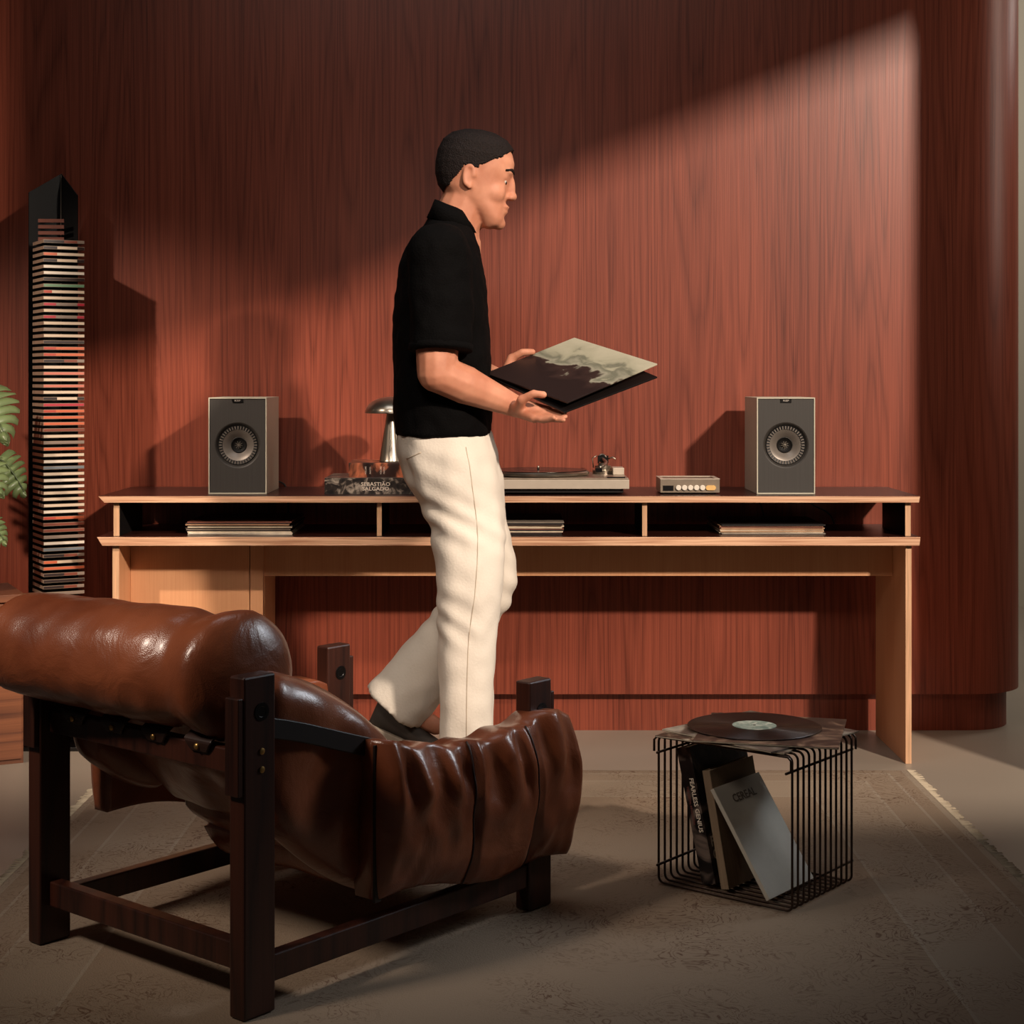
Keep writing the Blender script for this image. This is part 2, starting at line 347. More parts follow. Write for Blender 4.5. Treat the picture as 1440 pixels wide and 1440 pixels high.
# ------------------------------------------------------------------ speakers
CABG = plain('pale_grey_green_lacquer', (196, 190, 170), 0.45, vary=0.02)
BAFFLE = plain('dark_grey_baffle', (52, 48, 44), 0.55, vary=0.1, scale=(240, 3, 4))
CONE = plain('grey_cone', (120, 112, 104), 0.42, 0.35, vary=0.05)
RINGM = plain('black_rubber', (16, 14, 13), 0.5)
def speaker(x, label):
    W2, H, D = 0.0885, 0.293, 0.262
    t = empty('bookshelf_speaker', (x, 5.06, 0.8025)); tag(t, label, 'speaker', 'pair of bookshelf speakers')
    mb = MB()   # open-fronted shell: four walls and back
    s_ = 0.0035
    mb.box((-W2, 0.0, 0.0), (-W2 + s_, D, H)); mb.box((W2 - s_, 0, 0), (W2, D, H))
    mb.box((-W2 + s_, 0, 0), (W2 - s_, D, s_)); mb.box((-W2 + s_, 0, H - s_), (W2 - s_, D, H)); mb.box((-W2 + s_, D - s_, s_), (W2 - s_, D, H - s_))
    mb.build('cabinet', CABG, t, bevel=0.0006)
    # baffle with a round mouth cut in it
    cz = 0.148; ro = 0.070; n = 64; mb = MB(); outer = []; inner = []
    x1, z0, z1 = W2 - s_ - 0.0003, s_ + 0.0003, H - s_ - 0.0003
    for j in range(n):
        a = 2 * math.pi * j / n; c, q = math.cos(a), math.sin(a)
        k = min(x1 / abs(c) if abs(c) > 1e-6 else 9, ((z1 - cz) if q > 0 else (cz - z0)) / abs(q) if abs(q) > 1e-6 else 9)
        outer.append(Vector((c * k, 0.003, cz + q * k))); inner.append(Vector((c * ro, 0.003, cz + q * ro)))
    for cx_ in (-x1, x1):
        for cz_ in (z0, z1):
            jj = min(range(n), key=lambda q_: (outer[q_] - Vector((cx_, 0.003, cz_))).length); outer[jj] = Vector((cx_, 0.003, cz_))
    rings = [outer, inner] + [[Vector((math.cos(2*math.pi*j/n) * r, yy, cz + math.sin(2*math.pi*j/n) * r)) for j in range(n)] for r, yy in ((0.0665, 0.0048), (0.0625, 0.010), (0.0605, 0.013))]
    mb.loft(rings, cap=False); mb.add(outer + [v + Vector((0, .012, 0)) for v in outer], [(j, (j + 1) % n, n + (j + 1) % n, n + j) for j in range(n)])
    mb.build('baffle', BAFFLE, t, auto=25)
    drv = empty('driver', (0, 0.0, cz)); drv.parent = t
    mb = MB(); mb.lathe([(0.0604, -0.0125), (0.0585, -0.0095), (0.0480, -0.0110), (0.0480, -0.02), (0.0604, -0.02)], n=56, axis='y', cap=False); mb.build('surround', RINGM, drv, auto=30)
    mb = MB()
    for j in range(40):   # raised ribs round the surround
        a = 2 * math.pi * j / 40; M = Matrix.Rotation(a, 4, 'Y')
        mb.box((0.0490, 0.0078, -0.0016), (0.0580, 0.0120, 0.0016), M=M)
    o = mb.build('surround_ribs', CONE, drv); o['kind'] = 'stuff'
    mb = MB(); mb.lathe([(0.0478, -0.0115), (0.044, -0.0125), (0.034, -0.019), (0.024, -0.027), (0.018, -0.032), (0.018, -0.036)], n=56, axis='y', cap=False); mb.build('cone', CONE, drv, auto=30)
    mb = MB(); mb.lathe([(0.024, -0.0245), (0.0225, -0.0235), (0.019, -0.028), (0.010, -0.033), (0.001, -0.033)], n=40, axis='y', cap=False); mb.build('waveguide', RINGM, drv, auto=40)
    mb = MB()
    for j in range(9):
        a = 2 * math.pi * j / 9 + 0.2; M = Matrix.Rotation(a, 4, 'Y')
        mb.box((0.0012, 0.0215, -0.0011), (0.0115, 0.0245, 0.0011), M=M)
    mb.ball((0, 0.024, 0), 0.0032, 12, 6); mb.build('phase_plug', STEEL, drv)
    mb = MB(); mb.box((-0.0165, 0.0005, H - 0.0155), (0.0165, 0.0028, H - 0.0037)); bd = mb.build('badge', BLACK, t)
    text('badge_lettering', 'KEF', 0.0075, (0, 0.0001, H - 0.0095), (R(90), 0, 0), plain('badge_silver', (170, 160, 150), 0.4), bd, sx=1.5)
    mb = MB()
    for sx in (-.06, .06):
        for y in (.03, .23): mb = MB(); mb.lathe([(0.008, -0.0006), (0.008, 0.0)], (sx, y, 0), 12); mb.build('foot', RINGM, t)
    return t
speaker(-0.834, 'bookshelf speaker with pale grey cabinet, left end of the desk')
speaker(0.8325, 'bookshelf speaker with pale grey cabinet, right end of the desk')

# ------------------------------------------------------------------ picture-spined books and lamp
def photo_mat(name, cols, scale, distort=1.5, seed=0.0, stretch=(1, 1, 1), rough=0.35):
    m, nt, b = new_mat(name); L = nt.links.new
    tc = N(nt, 'ShaderNodeTexCoord'); mp = N(nt, 'ShaderNodeMapping'); mp.inputs['Location'].default_value = (seed, seed * 1.7, seed * .6); mp.inputs['Scale'].default_value = stretch
    nz = N(nt, 'ShaderNodeTexNoise'); nz.inputs['Scale'].default_value = scale; nz.inputs['Detail'].default_value = 3; nz.inputs['Distortion'].default_value = distort
    cr = N(nt, 'ShaderNodeValToRGB'); e = cr.color_ramp.elements
    e[0].position = 0.36; e[0].color = lin(cols[0]); e[1].position = 0.66; e[1].color = lin(cols[-1])
    for i, c in enumerate(cols[1:-1]):
        k = e.new(0.36 + 0.3 * (i + 1) / (len(cols) - 1)); k.color = lin(c)
    L(tc.outputs['Object'], mp.inputs[0]); L(mp.outputs[0], nz.inputs['Vector']); L(nz.outputs[0], cr.inputs[0]); L(cr.outputs[0], b.inputs['Base Color'])
    b.inputs['Roughness'].default_value = rough
    return m
PH_BW = photo_mat('monochrome_photo_print', [(20, 16, 15), (56, 47, 41), (176, 162, 146)], 26, 2, 3)
PH_OR = photo_mat('sepia_photo_print', [(34, 20, 16), (60, 34, 26), (210, 122, 84)], 22, 1.0, 9, (1, 1, .6))
PH_DK = photo_mat('dark_photo_print', [(12, 10, 10), (26, 20, 20), (110, 96, 88)], 14, 1.5, 5)
WHITEINK = plain('white_ink', (230, 218, 200), 0.6, vary=0.02)
def book(name, loc, rz, w_, d_, h, cover, label, cat='book', group=None, parent=None):
    """closed book lying flat; spine faces -y"""
    t = empty(name, loc, rz); tag(t, label, cat, group)
    mb = MB(); c = 0.003
    mb.box((0, 0, 0), (w_, d_, c)); mb.box((0, 0, h - c), (w_, d_, h))
    mb.box((0, 0, c), (w_, c, h - c)); mb.build('cover', cover, t, bevel=0.0006)
    mb = MB(); mb.box((0.003, c + .0002, c + .0002), (w_ - 0.003, d_ - .004, h - c - .0002)); mb.build('pages', PAPER, t)
    return t
b1 = book('photography_book', (-0.568, 5.045, 0.8025), 0.0, 0.30, 0.25, 0.0495, PH_BW, 'thick black and white photography book lying at the bottom under the mushroom lamp')
tx = text('spine_lettering', 'SEBASTIÃO\nSALGADO', 0.0155, (0.155, -0.0006, 0.0235), (R(90), 0, 0), WHITEINK, b1, sx=1.15)
b2 = book('art_book', (-0.496, 5.055, 0.8525), R(1.5), 0.245, 0.22, 0.0445, PH_OR, 'thick brown and orange spined book lying between the monochrome book and the lamp')
for k, xx in enumerate((0.052, 0.066, 0.098, 0.108)):
    text('spine_lettering', 'PHOTO' if k % 2 else 'VOLUME', 0.0062, (xx, -0.0006, 0.022), (R(90), R(-90), 0), WHITEINK, b2)
lamp = empty('mushroom_lamp', (-0.372, 5.13, 0.8975)); tag(lamp, 'polished steel mushroom table lamp standing on the stacked books', 'lamp')
mb = MB(); mb.lathe([(0.0365, 0), (0.0375, 0.002), (0.036, 0.006), (0.0325, 0.03), (0.027, 0.065), (0.0215, 0.10), (0.0165, 0.13), (0.0145, 0.146), (0.0145, 0.16)], n=48); mb.build('stem', STEEL, lamp, auto=40)
mb = MB()
prof = [(0.0805 * math.cos(a), 0.150 + 0.050 * math.sin(a)) for a in [R(d) for d in range(0, 91, 6)]]
mb.lathe([(0.0145, 0.1575), (0.077, 0.1525), (0.0795, 0.1492)] + prof, n=56); mb.build('shade', STEEL, lamp, auto=50)
mb = MB(); mb.ball((0, 0, 0.1515), 0.0075, 12, 6); mb.box((-.004, -.004, .150), (.004, .004, .157)); mb.build('shade_collar', SILVER, lamp, smooth=True)

# ------------------------------------------------------------------ turntable
tt = empty('turntable', (0.137, 5.195, 0.8025)); tag(tt, 'silver record player with dark platter and tonearm on the desk, behind the man', 'turntable')
mb = MB(); mb.box((-0.205, -0.155, 0.004), (0.200, 0.165, 0.017)); mb.build('base', DARKP, tt, bevel=0.002)
mb = MB(); mb.box((-0.217, -0.168, 0.0172), (0.217, 0.175, 0.045)); mb.build('plinth', SILVER, tt, bevel=0.0015)
mb = MB(); mb.box((-0.213, -0.164, 0.0452), (0.2155, 0.171, 0.0500)); mb.build('top_plate', plain('champagne_plate', (166, 150, 132), 0.35, 0.5), tt, bevel=0.001)
mb = MB(); mb.lathe([(0.150, 0.0502), (0.158, 0.054), (0.1585, 0.061), (0.155, 0.0645), (0.02, 0.065)], (-0.055, 0, 0), 72); pl = mb.build('platter', STEEL, tt, auto=30)
mb = MB(); mb.lathe([(0.1505, 0.0652), (0.1508, 0.0668), (0.05, 0.0670), (0.0505, 0.0672), (0.004, 0.0672)], (-0.055, 0, 0), 72); mb.build('playing_record', VINYL, tt, auto=30)
mb = MB(); mb.lathe([(0.0035, 0.067), (0.0035, 0.077), (0.002, 0.079)], (-0.055, 0, 0), 14); mb.build('spindle', STEEL, tt, smooth=True)
ta = empty('tonearm', (0.150, 0.06, 0.05)); ta.parent = tt
mb = MB(); mb.lathe([(0.034, 0), (0.034, 0.012), (0.026, 0.014), (0.026, 0.026), (0.016, 0.028), (0.016, 0.034)], n=32); mb.build('arm_base', STEEL, ta, auto=40)
mb = MB(); mb.box((-0.017, -0.006, 0.034), (-0.012, 0.006, 0.058)); mb.box((0.012, -0.006, 0.034), (0.017, 0.006, 0.058)); mb.box((-0.014, -0.004, 0.044), (0.014, 0.004, 0.051))
mb.lathe([(0.012, -0.018), (0.012, 0.008)], (0, 0.032, 0.047), 18, 'y'); mb.build('gimbal', BLACK, ta)
mb = MB(); mb.lathe([(0.0135, -0.016), (0.0145, -0.012), (0.0145, 0.010), (0.012, 0.012)], (0, 0.048, 0.047), 24, 'y'); mb.build('counterweight', STEEL, ta, auto=30)
mb = MB(); mb.tube([(0, 0.03, 0.047), (0, -0.02, 0.047), (0.006, -0.09, 0.042), (-0.002, -0.15, 0.036), (-0.020, -0.185, 0.03)], 0.0042, 8); mb.build('arm_tube', STEEL, ta, smooth=True)
mb = MB(); mb.box((-0.034, -0.208, 0.017), (-0.014, -0.182, 0.030)); mb.build('headshell', BLACK, ta, bevel=.001)
mb = MB(); mb.tube([(0.014, -0.004, 0.047), (0.03, -0.01, 0.053), (0.04, -0.014, 0.047)], 0.0022, 6); mb.build('arm_lift', STEEL, ta, smooth=True); mb = MB(); mb.tube([(-0.03, 0.0, 0.02), (-0.034, -0.01, 0.05), (-0.02, -0.01, 0.058)], 0.002, 6); mb.build('arm_lift', STEEL, ta, smooth=True)
mb = MB(); mb.box((0.178, 0.0, 0.0502), (0.213, 0.085, 0.072)); mb.build('switch_block', SILVER, tt, bevel=.002)
mb = MB(); mb.box((0.150, -0.1645, 0.0502), (0.205, -0.150, 0.0535)); mb.build('front_button', BLACK, tt); mb = MB(); mb.box((-0.200, -0.163, 0.0502), (-0.165, -0.13, 0.056)); mb.build('front_button', BLACK, tt)
mb = MB()
for x_ in (-.17, .165):
    for y_ in (-.12, .13): mb = MB(); mb.lathe([(0.018, 0), (0.020, 0.004)], (x_, y_, 0), 16); mb.build('foot', DARKP, tt)

# ------------------------------------------------------------------ small amplifier
am = empty('desktop_amplifier', (0.540, 5.055, 0.8025)); tag(am, 'small silver amplifier with five round white buttons, on the desk left of the right speaker', 'amplifier')
mb = MB(); mb.box((-0.090, 0.0, 0.004), (0.0905, 0.15, 0.0445)); mb.build('case', plain('warm_dark_case', (132, 118, 102), 0.4, 0.2), am, bevel=0.0015)
mb = MB(); mb.box((-0.0905, -0.001, 0.0447), (0.091, 0.012, 0.0470)); mb.box((-0.0905, 0.138, 0.0447), (0.091, 0.15, 0.0470)); mb.box((-0.0905, 0.012, 0.0447), (-0.078, 0.138, 0.0470)); mb.box((0.078, 0.012, 0.0447), (0.091, 0.138, 0.0470))
mb.build('top_frame', SILVER, am, bevel=0.0006)
mb = MB(); mb.box((-0.082, -0.0012, 0.010), (-0.050, -0.0002, 0.026)); ds = mb.build('display', BLACK, am)
for k in range(5):
    mb = MB(); mb.lathe([(0.0083, 0.0), (0.0083, 0.0045), (0.007, 0.006), (0.0, 0.006)], (-0.035 + k * 0.0183, -0.0002, 0.0195), 24, 'y'); mb.build('button', WHITEP, am, auto=40)
mb = MB(); ring = [(0.0555 + (0.0155 if c > 0 else 0) + 0.0075 * c, q * 0.0075) for c, q in [(math.cos(2 * math.pi * (j + .5) / 24), math.sin(2 * math.pi * (j + .5) / 24)) for j in range(24)]]
mb.loft([[Vector((a, y, 0.0195 + b)) for a, b in ring] for y in (-0.0002, -0.005)]); mb.build('amber_button', plain('amber_button', (222, 178, 112), 0.4), am, auto=40)
for y_ in (.01, .12):
    mb = MB(); mb.box((-.08, y_, 0), (.08, y_ + .01, .0042)); mb.build('foot', DARKP, am)

# ------------------------------------------------------------------ record sleeves in three stacks
SL = [plain('sleeve_' + n, c, 0.5, vary=0.25, scale=(40, 40, 400)) for n, c in (('cream', (208, 190, 164)), ('dark_brown', (52, 34, 28)), ('grey', (128, 116, 104)), ('tan', (166, 128, 96)), ('black', (24, 19, 18)), ('ivory', (226, 214, 194)), ('reddish_brown', (112, 62, 46)))]
SLN = ['cream', 'dark brown', 'grey', 'tan', 'black', 'ivory', 'reddish brown']
sleeve_mesh = {}
def sleeve(k, t_=0.0034):
    key = (k, t_)
    mb = MB(); mb.box((-0.1575, -0.1575, 0), (0.1575, 0.1575, t_)); o = mb.build('record_sleeve', SL[k], bevel=0.0004)
    return o
for sname, x, y, n, order, t_ in (('left', -0.825, 5.185, 11, [5, 5, 0, 4, 2, 1, 0, 4, 3, 1, 6], 0.0036), ('middle', -0.003, 5.18, 10, [4, 1, 0, 4, 6, 0, 0, 1, 4, 2], 0.0040), ('right', 0.790, 5.21, 9, [2, 0, 3, 0, 3, 3, 6, 3, 4], 0.0032)):
    for i in range(n):
        o = sleeve(order[i], t_ - 0.0001); o.location = (x + random.uniform(-.004, .004), y + random.uniform(-.003, .003), 0.6812 + i * t_)
        o.rotation_euler.z = random.uniform(-0.015, 0.015)
        if i == n - 1: o.rotation_euler.z = 0.01
        pos = n - i
        where = {'left': 'left stack, near the cupboard', 'middle': 'middle stack, behind the man', 'right': 'right stack, under the right speaker'}[sname]
        place = 'topmost' if pos == 1 else 'lowest' if i == 0 else ordinal(pos) + ' from top'
        tag(o, '%s record sleeve, %s of the %s' % (SLN[order[i]], place, where), 'record sleeve', 'record sleeves in the %s stack on the lower shelf' % sname)

# speaker and amplifier cables hanging behind the shelf
def cable(pts, label, r=0.0026):
    mb = MB(); mb.tube(crm(pts, 8), r, 6); o = mb.build('cable', RINGM, smooth=True); tag(o, label, 'cable'); return o
cable([(0.79, 5.3255, 0.84), (0.79, 5.41, 0.83), (0.79, 5.412, 0.79), (0.815, 5.412, 0.72), (0.83, 5.412, 0.60), (0.83, 5.412, 0.56)], 'thin black cable hanging down the wall from the left side of the right speaker')
cable([(0.88, 5.3255, 0.84), (0.93, 5.41, 0.83), (0.945, 5.412, 0.79), (0.975, 5.412, 0.745), (1.04, 5.412, 0.70), (1.07, 5.412, 0.56)], 'thin black cable hanging down the wall from the right side of the right speaker')
cable([(-0.87, 5.3255, 0.84), (-0.76, 5.41, 0.82), (-0.73, 5.412, 0.77), (-0.725, 5.412, 0.56)], 'thin black cable hanging down the wall behind the left speaker')

# ------------------------------------------------------------------ CD tower
tw = empty('cd_tower', (-1.44, 5.25, 0)); tag(tw, 'tall black metal CD tower with a pointed top at the left of the desk', 'CD rack')
A, Bc, Cc = Vector((-0.070, -0.045)), Vector((0.010, 0.035)), Vector((0.066, 0.018))
mb = MB()
def sheet(p, q, zp, zq):
    d = (q - p).normalized(); n = Vector((-d.y, d.x)) * 0.0035
    mb.loft([[Vector((p.x, p.y, 0.012)), Vector((q.x, q.y, 0.012)), Vector((q.x, q.y, zq)), Vector((p.x, p.y, zp))],
             [Vector((p.x + n.x, p.y + n.y, 0.012)), Vector((q.x + n.x, q.y + n.y, 0.012)), Vector((q.x + n.x, q.y + n.y, zq)), Vector((p.x + n.x, p.y + n.y, zp))]])
sheet(A, Bc, 1.735, 1.803); sheet(Bc, Cc, 1.803, 1.732)
mb.build('column', BLACK, tw)
mb = MB(); mb.tube([(0.0095, 0.0325, 0.02), (0.0095, 0.0325, 1.80)], 0.0013, 6); mb.build('seam_strip', STEEL, tw)
mb = MB(); mb.box((-0.085, -0.10, 0), (0.10, 0.08, 0.012)); mb.build('base_plate', BLACK, tw, bevel=.001)
YAW = R(29.4); pitch = 0.0192; ztop = 1.572
RMf = Matrix.Rotation(YAW, 3, 'Z')
cdc = Vector((-1.371, 5.098, 0))       # centre of the spine face
BRK = plain('brown_slot_bar', (120, 66, 50), 0.5)
for k in range(4):
    mb = MB(); z = ztop + 0.014 + pitch * (k + 0.0)
    p0 = Vector((-0.060, -0.060, 0)); M = Matrix.Translation(Vector((-0.012, -0.018, z))) @ Matrix.Rotation(R(4), 4, 'Z')
    mb.box((-0.044, -0.002, 0), (0.044, 0.002, 0.011), M=M); mb.box((-.004, .002, .002), (.004, .05, .006), M=M); mb.build('slot_bar', BRK, tw)
CASE = plain('cd_case_plastic', (150, 130, 112), 0.3, vary=0.3, scale=(8, 160, 8))
CASED = plain('cd_case_dark', (28, 20, 18), 0.25)
def spine_mat(i, a, b, p, c=None):
    mute = lambda q_: tuple(0.87 * v_ + 0.13 * w_ for v_, w_ in zip(q_, (84, 56, 46)))
    a, b, c = mute(a), mute(b), (mute(c) if c else None)
    m, nt, bs = new_mat('cd_spine_%d' % i); L = nt.links.new
    tc = N(nt, 'ShaderNodeTexCoord'); sp = N(nt, 'ShaderNodeSeparateXYZ'); L(tc.outputs['Object'], sp.inputs[0])
    ma = N(nt, 'ShaderNodeMath', operation='MULTIPLY_ADD'); ma.inputs[1].default_value = 8.0; ma.inputs[2].default_value = 0.5; L(sp.outputs[0], ma.inputs[0])
    cr = N(nt, 'ShaderNodeValToRGB'); cr.color_ramp.interpolation = 'CONSTANT'; e = cr.color_ramp.elements
    e[0].position = 0; e[0].color = lin(a); e[1].position = p; e[1].color = lin(b)
    if c: k = e.new(0.82); k.color = lin(c)
    L(ma.outputs[0], cr.inputs[0]); L(cr.outputs[0], bs.inputs['Base Color']); bs.inputs['Roughness'].default_value = 0.35
    return m
cream = (226, 206, 180); red = (190, 70, 52); blk = (40, 28, 26); pink = (212, 120, 100); grn = (104, 150, 116); crim = (186, 44, 62); gry = (140, 124, 112); org = (214, 104, 66); wht = (238, 228, 212); brn = (128, 62, 44); blu = (112, 124, 132)
SP = {'pale': (cream, cream, .5), 'black and cream': (blk, cream, .33, blk), 'orange and cream': (org, cream, .33), 'white': (wht, wht, .5), 'black': (blk, blk, .5), 'green': (grn, grn, .5),
      'red-tipped cream': (red, cream, .2), 'crimson and grey': (crim, gry, .3, crim), 'grey': (gry, gry, .5), 'red': (red, org, .3), 'pink': (pink, pink, .5), 'crimson': (crim, crim, .5), 'orange': (org, org, .5), 'brown': (brn, brn, .5), 'blue-grey': (blu, blu, .5), 'mottled dark': (blk, brn, .5, gry)}
SPM = {}
for i, (k, v) in enumerate(SP.items()): SPM[k] = spine_mat(i, *v)
seq = ['mottled dark', 'black and cream', 'orange and cream', 'black and cream', 'white', 'white', 'black', 'green', 'red-tipped cream', 'pale', 'crimson and grey', 'pale', 'crimson and grey', 'pale', 'grey', 'pale', 'black', 'red', 'red', 'mottled dark', 'pale', 'pink', 'pale', 'pink', 'pale', 'black and cream', 'crimson', 'red', 'orange', 'orange', 'brown', 'pale', 'grey', 'orange', 'pale', 'white', 'blue-grey', 'pale', 'white', 'white', 'pale', 'pale', 'pale', 'white', 'red', 'brown', 'brown', 'grey', 'white', 'blue-grey', 'mottled dark', 'orange and cream', 'orange', 'mottled dark', 'black', 'mottled dark', 'grey', 'pink', 'brown']
protos = {}
for i, s_ in enumerate(seq):
    first = s_ not in protos
    if first:
        t = empty('compact_disc', (0, 0, 0), YAW)
        mb = MB(); mb.box((-0.0622, 0.0008, 0), (0.0622, 0.138, 0.0100), [1, 1, 0, 0, 0, 0]); c_ = mb.build('case', [CASE, CASED], t)
        mb = MB(); mb.box((-0.0615, -0.0002, 0.0012), (0.0615, 0.0007, 0.0088)); p_ = mb.build('spine', SPM[s_], t)
        protos[s_] = t
    else:
        src = protos[s_]; t = src.copy(); COL.objects.link(t)
        for ch in src.children:
            c = ch.copy(); COL.objects.link(c); c.parent = t
    sh = random.uniform(-0.002, 0.002)
    t.location = (cdc.x + sh * math.sin(YAW), cdc.y - sh * math.cos(YAW), ztop - i * pitch - 0.005)
    t.rotation_euler.z = YAW + random.uniform(-0.006, 0.006)
    place = 'topmost in the black tower' if i == 0 else ('lowest in the black tower' if i == len(seq) - 1 else ordinal(i + 1) + ' from top in the black tower')
    tag(t, 'CD case with %s spine, %s' % (s_, place), 'CD', 'CDs in the black tower')

# ------------------------------------------------------------------ cabinet and plant at the left edge
cb = empty('walnut_side_cabinet', (-1.467, 5.0, 0), R(26)); tag(cb, 'low walnut side cabinet at the left edge of the photo, under the leafy plant', 'cabinet')
mb = MB(); mb.box((-0.55, 0.0, 0.0), (0, 0.30, 0.485)); mb.build('body', CABW, cb, bevel=.001)
mb = MB(); mb.box((-0.56, -0.012, 0.4852), (0.004, 0.305, 0.507)); mb.build('cabinet_top', CABW, cb, bevel=.001)
for k in range(2):
    mb = MB(); mb.box((-0.543, -0.010, 0.015 + k * 0.235), (-0.006, -0.0004, 0.245 + k * 0.235)); dr = mb.build('drawer', CABW, cb, bevel=.001)
    mb = MB(); mb.tube([(-0.33, -0.011, 0.13 + k * .235), (-0.33, -0.03, 0.13 + k * .235), (-0.22, -0.03, 0.13 + k * .235), (-0.22, -0.011, 0.13 + k * .235)], 0.004, 8); mb.build('drawer_handle', BLACK, dr, smooth=True)
# monstera
pp = Vector((-1.665, 5.02, 0.5075)); pt = empty('potted_monstera', pp); tag(pt, 'potted monstera plant with split green leaves on the walnut cabinet', 'plant')
mb = MB(); mb.lathe([(0.06, 0), (0.068, 0.003), (0.085, 0.13), (0.088, 0.14), (0.082, 0.14), (0.078, 0.12), (0.0, 0.12)], n=32); mb.build('pot', plain('terracotta_pot', (120, 70, 50), 0.7), pt, auto=40)
LEAFL = plain('monstera_leaf_green', (104, 120, 78), 0.38, vary=0.25, scale=(6, 6, 6)); STEMM = plain('monstera_stem', (70, 84, 48), 0.5)
def leaf(tip, base, width, nrm, curl=0.35):
    """split heart-shaped leaf from base to tip"""
    base = Vector(base); tip = Vector(tip); ax = tip - base; Ln = ax.length; ax.normalize(); nrm = Vector(nrm); nrm = (nrm - ax * nrm.dot(ax)).normalized(); sd = ax.cross(nrm)
    mb = MB(); th = 0.0012
    def P(u, v):   # u along, v -1..1 across
        wv = width * (math.sin(math.pi * min(1, (u * 0.93 + 0.07)) ** 0.72)) ** 0.8
        lob = 0.12 * Ln * abs(v) ** 1.5 * (1 - u)
        return base + ax * (u * Ln - lob * 1.3) + sd * (v * wv) + nrm * (-curl * Ln * (u - 0.4) ** 2 * 0.8 - 0.28 * width * v * v * (1 if u > .1 else .6) + 0.004 * math.sin(u * 40))
    NS = 7
    for s in (-1, 1):
        for k in range(NS):
            u0 = k / NS; u1 = (k + 1) / NS; gap = 0.022 if 0 < k < NS else 0.0
            rows = []
            for q in range(7):
                v = q / 6.0; cutg = gap * max(0, (v - 0.35) / 0.65) * 1.8; fwd = 0.10 * v * v
                a = P(min(1, u0 + cutg + fwd), s * v); c = P(min(1, u1 - (cutg if k < NS - 1 else 0) + fwd * (1 - 0 if k < NS - 1 else 0)), s * v)
                mid = P(min(1, (u0 + u1) / 2 + fwd), s * v) + nrm * 0.003 * v
                rows.append([a, mid, c])
            vs_ = [p for r in rows for p in r]; vs2 = [p - nrm * th for p in vs_]; n_ = len(vs_)
            fs = []
            for q in range(6):
                for j in range(2):
                    a = q * 3 + j; fs.append((a, a + 1, a + 4, a + 3)); fs.append((n_ + a, n_ + a + 3, n_ + a + 4, n_ + a + 1))
            for q in range(6):
                for j in (0, 2): a = q * 3 + j; fs.append((a, a + 3, n_ + a + 3, n_ + a))
            fs.append((18, 19, n_ + 19, n_ + 18)); fs.append((19, 20, n_ + 20, n_ + 19))
            mb.add(vs_ + vs2, fs)
    return mb
lv = [((-1.475, 4.86, 0.985), (-1.60, 4.96, 1.115), 0.105, (0.35, -1.0, 0.55)),
      ((-1.487, 4.84, 0.83), (-1.61, 4.94, 0.905), 0.085, (0.3, -1.0, 0.5)),
      ((-1.47, 5.06, 0.80), (-1.56, 5.05, 0.91), 0.075, (0.6, -0.7, 0.3)),
      ((-1.80, 4.9, 1.02), (-1.70, 4.98, 1.10), 0.10, (-0.4, -1.0, 0.6)),
      ((-1.74, 4.84, 1.28), (-1.68, 4.97, 1.22), 0.10, (-0.1, -1.0, 0.8)),
      ((-1.50, 4.95, 0.665), (-1.58, 4.98, 0.74), 0.05, (0.5, -0.8, 0.6))]
for tip, bs, wd, nr in lv:
    off = -pp
    mb = leaf(Vector(tip) + off, Vector(bs) + off, wd, nr); lf = mb.build('leaf', LEAFL, pt, smooth=True)
    mb = MB(); st = Vector((random.uniform(-.02, .02), random.uniform(-.02, .02), 0.12)); b_ = Vector(bs) + off
    mb.tube(crm([st, st.lerp(b_, .5) + Vector((-.02, 0, .06)), b_ + Vector((0, 0.005, 0.0)), b_.lerp(Vector(tip) + off, .9) ], 6), [0.005] * 7 + [0.004] * 6 + [0.003] * 3 + [0.0015] * 3, 7); mb.build('leaf_stem', STEMM, pt, smooth=True)

# ------------------------------------------------------------------ leather armchair
ch = empty('leather_lounge_chair', (-0.4675, 3.0, 0), R(50)); ch.location.z = 0.0095; tag(ch, 'brown leather sling lounge chair with dark wooden posts, seen from behind in the foreground', 'armchair')
CW = 0.622
def leather():
    m, nt, b = new_mat('brown_leather'); L = nt.links.new
    tc = N(nt, 'ShaderNodeTexCoord')
    nz = N(nt, 'ShaderNodeTexNoise'); nz.inputs['Scale'].default_value = 5; nz.inputs['Detail'].default_value = 6
    cr = N(nt, 'ShaderNodeValToRGB'); cr.color_ramp.elements[0].color = lin((98, 48, 28)); cr.color_ramp.elements[1].color = lin((150, 84, 54)); cr.color_ramp.elements[0].position = .3; cr.color_ramp.elements[1].position = .75
    n2 = N(nt, 'ShaderNodeTexNoise'); n2.inputs['Scale'].default_value = 9; n2.inputs['Detail'].default_value = 3; n2.inputs['Distortion'].default_value = 1.5
    n3 = N(nt, 'ShaderNodeTexVoronoi'); n3.inputs['Scale'].default_value = 420
    ad = N(nt, 'ShaderNodeMath', operation='MULTIPLY_ADD'); ad.inputs[1].default_value = 0.06
    bp = N(nt, 'ShaderNodeBump'); bp.inputs['Strength'].default_value = 0.35; bp.inputs['Distance'].default_value = 0.012
    L(tc.outputs['Object'], nz.inputs['Vector']); L(tc.outputs['Object'], n2.inputs['Vector']); L(tc.outputs['Object'], n3.inputs['Vector'])
    L(nz.outputs[0], cr.inputs[0]); L(cr.outputs[0], b.inputs['Base Color'])
    L(n3.outputs[0], ad.inputs[0]); L(n2.outputs[0], ad.inputs[2]); L(ad.outputs[0], bp.inputs['Height']); L(bp.outputs[0], b.inputs['Normal'])
    b.inputs['Roughness'].default_value = 0.30; b.inputs['Coat Weight'].default_value = 0.25; b.inputs['Coat Roughness'].default_value = 0.2
    return m
